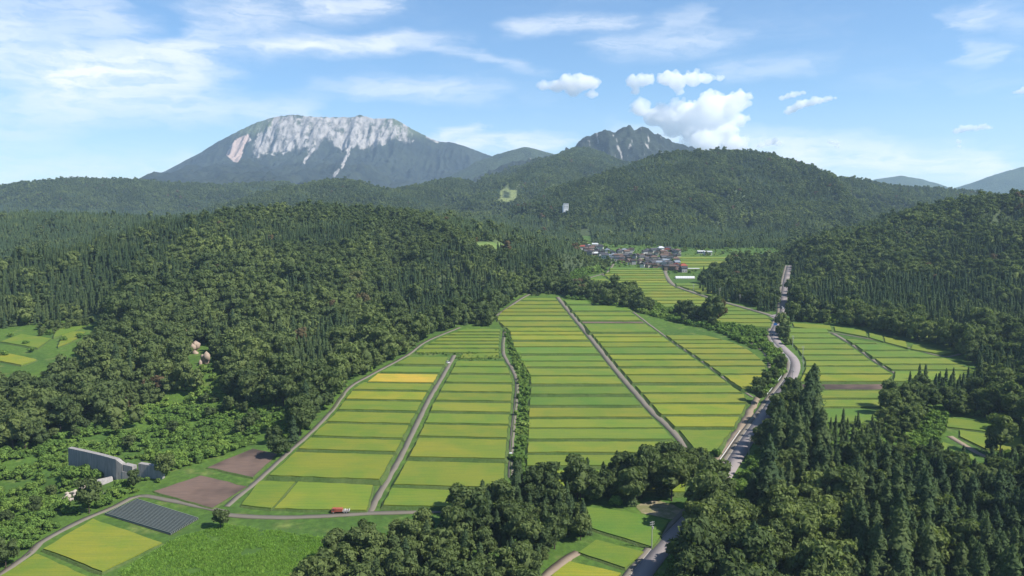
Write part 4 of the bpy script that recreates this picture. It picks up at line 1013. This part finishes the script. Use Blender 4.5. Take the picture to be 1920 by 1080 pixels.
VPOLY = [(1086,466),(1094,461),(1128,457),(1132,470),(1160,475),(1180,470),(1215,472),(1250,466),(1276,470),(1278,481),(1264,484),(1272,492),(1288,505),(1290,513),(1270,512),(1256,514),(1242,505),(1200,503),(1182,498),(1142,493),(1126,482),(1096,478)]
hr = random.Random(11); spots = []
yy = 510.0
while yy > 458:
    xx = 1080 + hr.uniform(0, 8)
    while xx < 1296:
        if inpoly(np.array([xx]), np.array([yy]), VPOLY)[0] and hr.random() < .86: spots.append((xx, yy))
        xx += hr.uniform(9, 13)
    yy -= 3.5
rows_v = sorted(set(s[1] for s in spots), reverse=True)
BRIGHT = [(1121,478,4),(1187,489,3),(1262,493,3),(1238,472,4),(1286,506,3),(1110,463,4),(1121,458,4),(1190,462,4),(1092,468,3),(1278,469,4)]
for ri_, ry in enumerate(rows_v):
    row = sorted(s for s in spots if s[1] == ry)
    for k, (px, py) in enumerate(row):
        b = [c for a, q, c in BRIGHT if abs(a - px) < 6.5 and abs(q - py) < 3.0]
        ri = b[0] if b else hr.choice([0, 0, 1, 1, 0, 2, 2, 5, 2, 1, 3 if px > 1180 and hr.random() < .5 else 2])
        x, y, z = ground_at(px, py + hr.uniform(-.8, .8))
        w_ = hr.uniform(7.0, 10.5); d = hr.uniform(5.5, 7.5); two = hr.random() < .45; h = 5.6 if two else 3.2; rz = hr.choice([0, math.pi / 2]) + hr.uniform(-.35, .35)
        lab = f"{ROOFWORD[ri]} roofed {'two-storey' if two else 'low'} house, {ORD[min(k, 24)]} from left in village row {ORD[ri_]} from the front"
        house(x, y, z, w_, d, h, hr.uniform(1.8, 2.8), rz, ri, hr.choice([0, 1, 1, 2, 0, 3]), hr.random() < .4, lab)
def building(px, py, w_, d, h, rise, ri, wi, lab, rz=0.0, name='shed', cat='building'):
    x, y, z = ground_at(px, py); return house(x, y, z, w_, d, h, rise, rz, ri, wi, False, lab, name, cat, None)
building(1327, 478, 11, 9, 5, 1.2, 4, 1, 'white building beside the curving track right of the village')
building(1314, 475, 10, 8, 3, 1.5, 4, 3, 'low pale-roofed shed left of the white building by the track')
building(1376, 487, 9, 6, 2.6, .8, 4, 3, 'small pale-roofed shed at the edge of the valley grove')
building(1300, 507, 14, 5, 2.4, .6, 4, 1, 'long low white shed right of the red-roofed houses')
building(1143, 545, 14, 10, 4, 2.2, 2, 0, 'brown-roofed barn half hidden behind the dark tree row', name='barn', cat='barn')
# white greenhouse tunnel below the village
x, y, z = ground_at(1284, 522); root = empty('greenhouse', (x, y, z), -.03); tag(root, 'long white plastic greenhouse tunnel just below the village', 'greenhouse')
M_PLASTIC = flat('white_plastic', (.78, .79, .78), .5, .05, .4)
prof = [(3.0 * math.cos(t), 2.8 * math.sin(t)) for t in np.linspace(0, math.pi, 11)]
m = MB(); m.prism([(a, b) for a, b in prof], -12, 12); o = m.build('cover', M_PLASTIC, root, rz=math.pi / 2)
for k in range(9):
    m = MB(); yv = -11.5 + k * 2.9; ring = [(3.06 * math.cos(t), 2.86 * math.sin(t)) for t in np.linspace(0, math.pi, 11)]
    for (a, b), (c, d) in zip(ring[:-1], ring[1:]): m.tube((a, yv, b), (c, yv, d), .05, .05, 4)
    m.build('hoop', M_WALL[3], root, rz=math.pi / 2)
# white block on the far wooded slope
x, y, z = on_land(1061, 404); root = empty('hotel', (x, y, z + 12)); tag(root, 'tall white building alone on the far wooded slope', 'building')
M_BRIGHT = flat('white_render', (.88, .88, .87), .8, .02)
MB().box(-6, 6, -5, 5, -24, 13).box(-8.5, -6, -4, 4, -24, 9).build('wall', M_BRIGHT, root); MB().box(-6.4, 6.4, -5.4, 5.4, 13, 13.8).build('roof', M_WALL[3], root)
for i in range(3):
    for k in range(3): MB().box(-4.6 + 3.4 * i, -2.6 + 3.4 * i, -5.08, -4.95, 1.5 + 3.6 * k, 3.2 + 3.6 * k).build('window', M_GLASS, root)

# ---- vehicles
M_TYRE = flat('tyre_rubber', (.02, .02, .02), .9, .1); M_RIM = flat('wheel_rim', (.45, .45, .45), .4, .1, .5); M_CARW = flat('white_car_paint', (.78, .78, .77), .3, .03, .5); M_CARB = flat('blue_car_paint', (.05, .10, .20), .3, .05, .5)
M_ORANGE = flat('orange_truck_paint', (.40, .10, .055), .6, .12, .4); M_TBED = flat('truck_bed_steel', (.48, .44, .40), .6, .15); M_DARK = flat('dark_trim', (.025, .025, .025), .7, .1); M_LAMP = flat('lamp_lens', (.7, .68, .6), .2, .05, .6); M_TAIL = flat('tail_lamp', (.4, .03, .02), .3, .05, .5)
def wheels(root, xs, track, r, wd=.22):
    for x in xs:
        for s in (-1, 1):
            o = MB().tube((x, s * track - wd / 2, r), (x, s * track + wd / 2, r), r, r, 14).build('wheel', M_TYRE, root)
            MB().tube((x, s * (track + .01) - wd / 2 , r), (x, s * (track + .01) + wd / 2, r), r * .55, r * .55, 10).build('rim', M_RIM, o)
def car(x, y, z, rz, paint, label, L=3.9, Wd=1.62, Hh=1.5):
    root = empty('car', (x, y, z), rz); tag(root, label, 'car'); a, w_ = L / 2, Wd / 2
    body = [(-a, .35), (-a + .05, .85), (-a * .82, .95), (a * .45, .95), (a * .95, .78), (a, .4), (a - .1, .25), (-a + .1, .25)]
    MB().prism(body, -w_, w_).build('body', paint, root)
    def cab(f, z0, z1, e):
        x0, x1, x2, x3 = -a * .86, a * .48, a * .16, -a * .66
        return [(x0 - e, -w_ + .06 - e, z0), (x1 + e, -w_ + .06 - e, z0), (x1 + e, w_ - .06 + e, z0), (x0 - e, w_ - .06 + e, z0), (x3 - e, -w_ + .2 - e, z1), (x2 + e, -w_ + .2 - e, z1), (x2 + e, w_ - .2 + e, z1), (x3 - e, w_ - .2 + e, z1)]
    MB().hexa(cab(0, .94, Hh - .06, 0)).build('windows', M_GLASS, root)
    MB().box(-a * .66 - .04, a * .17 + .04, -w_ + .17, w_ - .17, Hh - .07, Hh).build('roof', paint, root)
    wheels(root, (-a * .62, a * .62), w_ - .1, .3)
    for s in (-1, 1):
        MB().box(a * .93, a * 1.005, s * w_ * .68 - .18, s * w_ * .68 + .18, .58, .74).build('headlight', M_LAMP, root)
        MB().box(-a * 1.005, -a * .96, s * w_ * .72 - .14, s * w_ * .72 + .14, .6, .85).build('tail_light', M_TAIL, root)
    return root
def road_z(x, y): return plane(y) + .15
x, y = on_plane(957.5, 855.5); car(x, y, road_z(x, y), -math.pi / 2, M_CARW, 'white car on the narrow lane beside the tall hedge, facing the camera')
x, y = on_plane(840, 681.5); car(x, y, road_z(x, y), 1.0, M_CARW, 'white car parked near the top of the straight farm lane', 3.3, 1.5, 1.7)
x, y = on_plane(1450, 630); car(x, y, road_z(x, y) + .12, -1.45, M_CARB, 'small dark blue car on the bend of the main road')
x, y = on_plane(1467, 579); car(x, y, road_z(x, y) + .12, -1.57, M_CARW, 'white van waiting at the junction beside the dark cedars', 4.6, 1.8, 2.0)
# orange flatbed truck by the bottom lane
x, y = on_plane(638, 964); root = empty('flatbed_truck', (x, y + 1.2, plane(y) + .15), .02); root.scale = (.86, .86, .86); tag(root, 'long orange flatbed truck with pale load bed, parked beside the bottom lane', 'truck')
MB().box(-4.3, 4.3, -.45, .45, .62, .86).build('chassis', M_DARK, root)
MB().prism([(-4.45, .55), (-4.5, 1.5), (-4.2, 2.5), (-2.75, 2.55), (-2.7, .55)], -1.1, 1.1).build('cab', M_ORANGE, root)
MB().box(-4.46, -4.2, -.95, .95, 1.55, 2.25).build('windscreen', M_GLASS, root)
for s in (-1, 1): MB().box(-4.1, -3.1, s * 1.1 - .02, s * 1.1 + .02, 1.55, 2.25).build('window', M_GLASS, root)
MB().box(-2.6, .9, -1.2, 1.2, .95, 2.35).box(-2.55, .85, -1.1, 1.1, 2.35, 2.45).build('cargo_box', M_ORANGE, root)
MB().box(.95, 4.4, -1.2, 1.2, .95, 1.12).build('load_bed', M_TBED, root)
for s in (-1, 1): MB().box(1.0, 4.4, s * 1.17 - .03, s * 1.17 + .03, 1.12, 1.6).build('side_board', M_TBED, root)
MB().box(4.34, 4.44, -1.14, 1.14, 1.12, 2.0).build('tail_gate', M_CARW, root)
MB().box(2.0, 2.2, -1.1, 1.1, 1.13, 1.9).build('load_frame', M_CARW, root); MB().box(2.9, 3.5, -.8, .8, 1.13, 1.7).build('crate', M_TBED, root)
wheels(root, (-3.6, 1.9, 3.1), 1.0, .48, .3)

# ---- power poles
M_POLE = flat('pole_concrete', (.42, .41, .39), .9, .08)
POLES = [(1222,1030,'beside the deep green plot and shaded road'),(1404,856,'in the tree shadow beside the main road'),(1355,928,'at the near end of the sunlit stretch of road'),(1505,700,'at the outside of the road bend, nearest of the three'),(1505,673,'at the outside of the road bend, middle of the three'),(1486,652,'at the outside of the road bend, furthest of the three'),(1486,716,'at the roadside below the bend'),(1387,570,'beside the village road near the junction'),(1349,557,'beside the village road, next towards the village'),(1300,549,'beside the village road under the village'),(1482,598,'at the road junction by the bamboo')]
for k, (px, py, where) in enumerate(POLES):
    x, y, z = ground_at(px, py); root = empty('power_pole', (x, y, z), .5 if k < 3 else .2); tag(root, 'grey power pole ' + where, 'power pole', 'power poles along the road')
    hp = 11.5 if k < 3 else 10.0
    MB().tube((0, 0, -.5), (0, 0, hp), .19, .13, 10).build('pole', M_POLE, root)
    for zc in (hp - .5, hp - 1.4):
        c = MB().box(-1.1, 1.1, -.06, .06, zc, zc + .12).build('crossarm', M_POLE, root)
        for q in (-1, -.4, .4, 1): MB().tube((q, 0, zc + .12), (q, 0, zc + .4), .06, .05, 6).build('insulator', M_WHITE, c)
    MB().tube((.45, 0, hp - 3.2), (.45, 0, hp - 2.2), .28, .28, 10).build('transformer', M_POLE, root)
# blue road sign
x, y, z = ground_at(1450, 617); root = empty('road_sign', (x, y, z), 0.1); tag(root, 'blue direction sign on a grey post left of the winding road', 'road sign')
MB().tube((0, 0, -.4), (0, 0, 5.6), .1, .09, 8).build('post', M_POLE, root); M_BLUE = flat('blue_sign_face', (.03, .12, .36), .5, .06, .3)
MB().box(.1, 3.4, -.12, -.06, 3.4, 5.5).build('panel', M_BLUE, root); MB().box(0, 3.0, -.05, .05, 5.0, 5.12).build('arm', M_POLE, root)
# guard rails
M_RAIL = flat('white_guard_rail', (.74, .74, .72), .5, .06, .4)
def rail(pts0, pts1, off, label):
    n = side(ROAD); ys_ = ROAD[:, 1]; k0 = int(np.argmin(np.abs(ys_ - on_plane(*pts0)[1]))); k1 = int(np.argmin(np.abs(ys_ - on_plane(*pts1)[1])))
    seg = ROAD[k0:k1 + 1] + n[k0:k1 + 1] * off; z = base(seg[:, 0], seg[:, 1]) + .3
    root = empty('guard_rail', (float(seg[0, 0]), float(seg[0, 1]), float(z[0]))); tag(root, label, 'guard rail'); m = MB(); c = Vector(root.location)
    for i in range(len(seg) - 1): m.tube(Vector((*seg[i], z[i] + .65)) - c, Vector((*seg[i + 1], z[i + 1] + .65)) - c, .17, .17, 6)
    m.build('rail', M_RAIL, root)
    for i in range(len(seg)):
        p = Vector((*seg[i], z[i])) - c; MB().tube(p + Vector((0, 0, -.4)), p + Vector((0, 0, .8)), .08, .08, 6).build('post', M_RAIL, root)
rail((1345,912), (1412,812), -6.5, 'white guard rail along the shaded middle stretch of the road'); rail((1452,750), (1490,692), -6.5, 'white guard rail along the inside of the upper bend'); rail((1240,1032), (1258,1012), 4.1, 'short white guard rail at the bottom stretch of road')
# sandy yard and bare verge
def patch(name, pts, mat, zo):
    P = densify([np.array(on_plane(*p)) for p in pts], 3.0); r = np.random.default_rng(5); P = P + r.normal(scale=.35, size=P.shape)
    return tag(obj(name, mesh(name, np.column_stack([P, base(P[:, 0], P[:, 1]) + zo]), [tuple(range(len(P)))], mat)), kind='structure')
def m_sand(t):
    p = pos(t); a = t.noise(p, .12, 4, .65); b = t.noise(p, 1.2, 4, .6)
    c = t.mix(t.ramp(a, .38, .6), (.42, .34, .23), (.17, .19, .07)); return bsdf(t, t.mix(t.math('MULTIPLY', b, .6), c, (.25, .2, .13)), .95, b, .5, .1)
M_SAND = material('sandy_ground', m_sand)
patch('yard', [(1192,948),(1225,937),(1262,946),(1295,963),(1284,975),(1256,973),(1205,962)], M_SAND, .06)
patch('verge', [(1330,912),(1352,872),(1362,858),(1367,862),(1340,912)], M_SAND, .07)

# ---- check dam in the stream valley
def m_conc(t):
    p = pos(t); st = t.noise(t.vmath('MULTIPLY', p, (1.2, 1.2, .12)), 1.0, 4, .7); a = t.noise(p, .3, 3)
    c = t.mix(t.ramp(st, .35, .7), (.38, .355, .335), (.22, .21, .20)); return bsdf(t, t.mix(t.math('MULTIPLY', a, .25), c, (.42, .39, .365)), .9, a, .2, .05)
M_CONC = material('stained_concrete', m_conc)
sx, sy, sz = on_land(228, 897); dam = empty('check_dam', (sx, sy, sz)); tag(dam, 'long concrete check dam with shaded face in the scrub at left', 'dam')
dc = np.array([sx, sy, sz])
def wall3(name, tops, depth, thick, bots):
    """slab from photo points along its top edge: (px, py, depth factor)"""
    P = [np.array([float(v) for v in at_depth(a, b, sy * f)]) - dc for a, b, f in tops]; V, Fc = [], []
    for p, bz in zip(P, bots):
        V += [(p[0], p[1], p[2]), (p[0] + .25 * thick, p[1] + thick, p[2]), (p[0] + .25 * thick, p[1] + thick, bz), (p[0], p[1] - .6, bz)]
    for i in range(len(P) - 1):
        a = 4 * i; Fc += [(a, a + 4, a + 5, a + 1), (a + 1, a + 5, a + 6, a + 2), (a + 2, a + 6, a + 7, a + 3), (a + 3, a + 7, a + 4, a)]
    Fc += [(0, 1, 2, 3), tuple(4 * (len(P) - 1) + q for q in (3, 2, 1, 0))]
    return obj(name, mesh(name, V, Fc, M_CONC), dam)
wall3('wing_wall', [(127.5,840,1.05),(160,847,1.033),(190,854,1.018),(217,861.5,1.0)], 0, 2.4, [-3] * 4)
wall3('shoulder', [(217.2,862,.999),(229,871,.997)], 0, 2.4, [-3] * 2)
wall3('pier', [(231,871,.997),(248,875,.992)], 0, 3.0, [-3] * 2)
wall3('spillway', [(229.2,884,.996),(259,890,.990)], 0, 2.0, [-4] * 2)
wall3('wing_wall', [(259,869,.99),(280,872.5,.985),(302,877,.98)], 0, 2.4, [-5] * 3)
x0, y0, z0 = on_land(168, 920); rw = empty('retaining_wall', (x0, y0, z0)); tag(rw, 'pale sloping concrete retaining wall leading from dam to rubble', 'wall')
x1, y1, _ = on_land(212, 903); dx, dy = x1 - x0, y1 - y0
MB().hexa([(0, 0, -3), (dx, dy, -3), (dx - 1.2, dy + 2.4, -3), (-1.2, 2.4, -3), (0, 0, 1.2), (dx, dy, 1.6), (dx - 1.6, dy + 3.0, 3.6), (-1.6, 3.0, 3.2)]).build('slab', M_CONC, rw)
MB().hexa([(.1, -.5, -3), (dx + .1, dy - .5, -3), (dx + .1, dy - .02, -3), (.1, -.02, -3), (.1, -.5, 1.1), (dx + .1, dy - .5, 1.5), (dx + .1, dy - .02, 1.5), (.1, -.02, 1.1)]).build('coping', M_CONC, rw)
x0, y0, z0 = on_land(182, 926); ap = MB().hexa([(-3.6, -.3, -.5), (3.4, -1.6, -.5), (3.6, -.6, -.5), (-3.4, .7, -.5), (-3.6, -.3, .9), (3.4, -1.6, .9), (3.6, -.6, .9), (-3.4, .7, .9)]).build('concrete_sill', M_CONC, None, (x0, y0, z0)); tag(ap, 'short low concrete sill below the retaining wall', 'sill')
br = random.Random(5); v_, f_ = ICO1
M_ROCK = flat('pale_rock', (.46, .40, .33), .95, .3, .1, .5)
for k in range(24):
    t = br.random(); px, py = 122 + 44 * t + br.uniform(-6, 6), 940 - 30 * t + br.uniform(-6, 6); x, y, z = on_land(px, py); s = br.uniform(.7, 2.1)
    o = obj('boulder', mesh('boulder', v_ * np.array([[br.uniform(.6, 1.2) for _ in range(3)] for _ in v_]) * s * np.array([1.3, 1, .8]), [tuple(q) for q in f_], M_ROCK), None, (x, y, z + .4), br.uniform(0, 6))
    tag(o, f"{'large' if s > 1.5 else 'mid-sized' if s > 1.1 else 'small'} pale boulder in the rubble bed below the dam", 'boulder', 'boulders in the rubble bed')
# rock outcrops in the wooded slope
M_CLIFF = flat('tan_cliff_rock', (.40, .31, .24), .95, .35, .1, .6)
for px, py, s, lab in ((358, 664, 5.6, 'upper pale rock outcrop high in the wooded slope at left'), (376, 684, 5.6, 'lower pale rock outcrop in the wooded slope at left')):
    x, y, z = on_land(px, py); r = np.random.default_rng(int(px)); parts = []
    for k in range(9):
        v2 = ICO1[0] * r.uniform(.55, 1.25, (len(ICO1[0]), 1)) * s * r.uniform(.28, .6) * np.array([1.2, .8, 1.3]); parts.append((v2 + np.array([r.uniform(-.8, .8) * s + k * .12, r.uniform(-.5, .5) * s, r.uniform(-.9, 1.0) * s]), ICO1[1]))
    o = obj('rock_outcrop', mk('rock_outcrop', join(parts), M_CLIFF), None, (x, y, z + 1.5)); tag(o, lab, 'rock')

# ---- tall rank grass in rows at the bottom, knee-high weeds on the verges
def tuft(seed, n=26, hh=.9, rr=.7):
    r = np.random.default_rng(seed); V, Fc = [], []
    for i in range(n):
        a = r.uniform(0, 6.28); q = rr * math.sqrt(r.uniform()); x, y = q * math.cos(a), q * math.sin(a); h_ = hh * r.uniform(.6, 1.2); lx, ly = r.normal(scale=.3, size=2); wx, wy = r.normal(scale=.1, size=2); b = len(V)
        V += [(x - wx, y - wy, 0), (x + wx, y + wy, 0), (x + lx, y + ly, h_)]; Fc.append((b, b + 1, b + 2))
    return np.array(V), np.array(Fc)
M_TALL = foliage('tall_grass_blades', (.15, .26, .06), (.18, .29, .065), (.22, .32, .08), .5)
TUFT = [mk('tuft', tuft(200 + i, 34, .75, .95), M_TALL) for i in range(4)]
WPOLY = [(204,1086),(330,1010),(420,982),(500,976),(640,985),(700,985),(840,968),(846,985),(790,1010),(690,1035),(640,1060),(560,1110)]
wp = np.array([on_plane(*p) for p in WPOLY]); lo, hi = wp.min(0), wp.max(0)
gx, gy = np.meshgrid(np.arange(lo[0], hi[0], .75), np.arange(lo[1], hi[1], 1.6)); gx = gx.ravel() + rng.uniform(-.3, .3, gx.size); gy = gy.ravel() + rng.uniform(-.28, .28, gy.size) - .28 * (gx - lo[0])
k = inpoly(gx, gy, [tuple(p) for p in wp]) & (fbm(gx / 14, gy / 14, 3) > -.42) & ~near_path(gx, gy); gx, gy = gx[k], gy[k]; n = len(gx); s = rng.uniform(.6, 1.3, n) * (1 + .5 * fbm(gx / 9, gy / 9, 2))
scatter('tall_grass', np.column_stack([gx, gy, base(gx, gy) - .05, s, s, rng.uniform(0, 6.28, n), gx, gy, 0 * gx, rng.integers(0, 4, n)]), TUFT, M_TALL, 'tall rank green grass in rows at the bottom left')

# ---- cumulus clouds far beyond the mountains
CLOUDS = [('large billowing white cumulus above the rounded central hill', [(1200,205,18),(1225,220,24),(1255,225,28),(1290,215,32),(1330,210,34),(1365,200,30),(1388,185,18),(1300,240,34),(1345,245,36),(1320,270,34),(1370,270,28),(1262,245,20),(1385,225,18),(1240,205,14)]),
 ('long white cumulus floating just above the largest cloud', [(1190,155,16),(1210,150,15),(1192,172,9),(1250,148,18),(1270,155,20),(1300,150,18),(1325,148,13),(1350,147,8),(1275,172,9)]),
 ('white cumulus left of the twin-peaked mountain summit', [(1018,162,11),(1045,162,16),(1070,158,20),(1095,155,20),(1112,158,14),(1110,178,10),(1075,172,14)]),
 ('ragged wing-shaped white cloud right of the largest cloud', [(1466,184,7),(1476,181,7),(1488,178,8),(1498,176,6),(1508,174,5),(1478,210,8),(1488,204,10),(1500,197,11),(1512,194,10),(1524,191,10),(1536,189,9),(1547,187,8),(1557,185,6),(1566,184,4)]),
 ('small white puff low over the right-hand ridge', [(1558,266,6),(1567,267,7),(1570,275,5)]),
 ('little cluster of white puffs near the right edge', [(1793,246,8),(1804,243,9),(1816,240,9),(1830,241,8),(1843,238,8),(1853,239,6),(1860,240,4),(1797,266,6),(1799,275,5)]),
 ('small flat cloud cut by the right edge of the frame', [(1902,174,4),(1910,172,6),(1920,170,8),(1932,172,9)]),
 ('small white puff at the right foot of the largest cloud', [(1440,268,9),(1450,266,9),(1460,270,7),(1428,272,8)])]
def m_cloud(dens):
    m = bpy.data.materials.new('cloud_vapour'); m.use_nodes = True; t = NT(m.node_tree); t.n.clear()
    v = t.new('ShaderNodeVolumePrincipled'); v.inputs['Color'].default_value = (1, 1, 1, 1); v.inputs['Density'].default_value = dens; v.inputs['Anisotropy'].default_value = .0
    o = t.new('ShaderNodeOutputMaterial'); t.put(o.inputs[1], v.outputs[0]); return m
M_CLOUD = [m_cloud(.0055), m_cloud(.008)]; CY = 15000.0
dgs = []
for ci_, (lab, puffs) in enumerate(CLOUDS):
    r = np.random.default_rng(60 + ci_); parts = []; c0 = np.array([float(v) for v in at_depth(puffs[0][0], puffs[0][1], CY)])
    for (px, py, pr) in puffs:
        c = np.array([float(v) for v in at_depth(px, py, CY + r.uniform(-250, 250))]); R = pr * CY / F
        parts.append((ICO2[0] * R * np.array([.86, .86, .74]) + c - c0, ICO2[1]))
        for j in range(20 if ci_ < 3 else 10):
            d = r.normal(size=3); d[2] = abs(d[2]) * .9 - .25; d /= np.linalg.norm(d); q = R * r.uniform(.22, .48)
            parts.append((ICO1[0] * q * np.array([1, 1, .85]) + c - c0 + d * R * np.array([.82, .82, .66]), ICO1[1]))
            for jj in range(4):
                d2 = d + r.normal(scale=.5, size=3); d2 /= np.linalg.norm(d2); q2 = q * r.uniform(.25, .5)
                parts.append((ICO1[0] * q2 + c - c0 + d * R * np.array([.82, .82, .66]) + d2 * q, ICO1[1]))
    me = mk('cumulus_cloud', join(parts), M_CLOUD[0 if ci_ < 3 else 1]); o = obj('cumulus_cloud', me, None, c0); tag(o, lab, 'cloud', 'cumulus clouds beyond the mountains')
    md = o.modifiers.new('union', 'REMESH'); md.mode = 'VOXEL'; md.voxel_size = 20
# ---------------------------------------------------------------- the air
def m_haze():
    m = bpy.data.materials.new('haze_air'); m.use_nodes = True; t = NT(m.node_tree); t.n.clear()
    v = t.new('ShaderNodeVolumePrincipled'); v.inputs['Color'].default_value = (.56, .76, 1, 1); v.inputs['Density'].default_value = 5.4e-5; v.inputs['Anisotropy'].default_value = .1
    o = t.new('ShaderNodeOutputMaterial'); t.put(o.inputs[1], v.outputs[0]); return m
hz = MB().box(-9200, 9200, -60, 10600, -30, 1330).build('haze', m_haze()); tag(hz, kind='stuff')
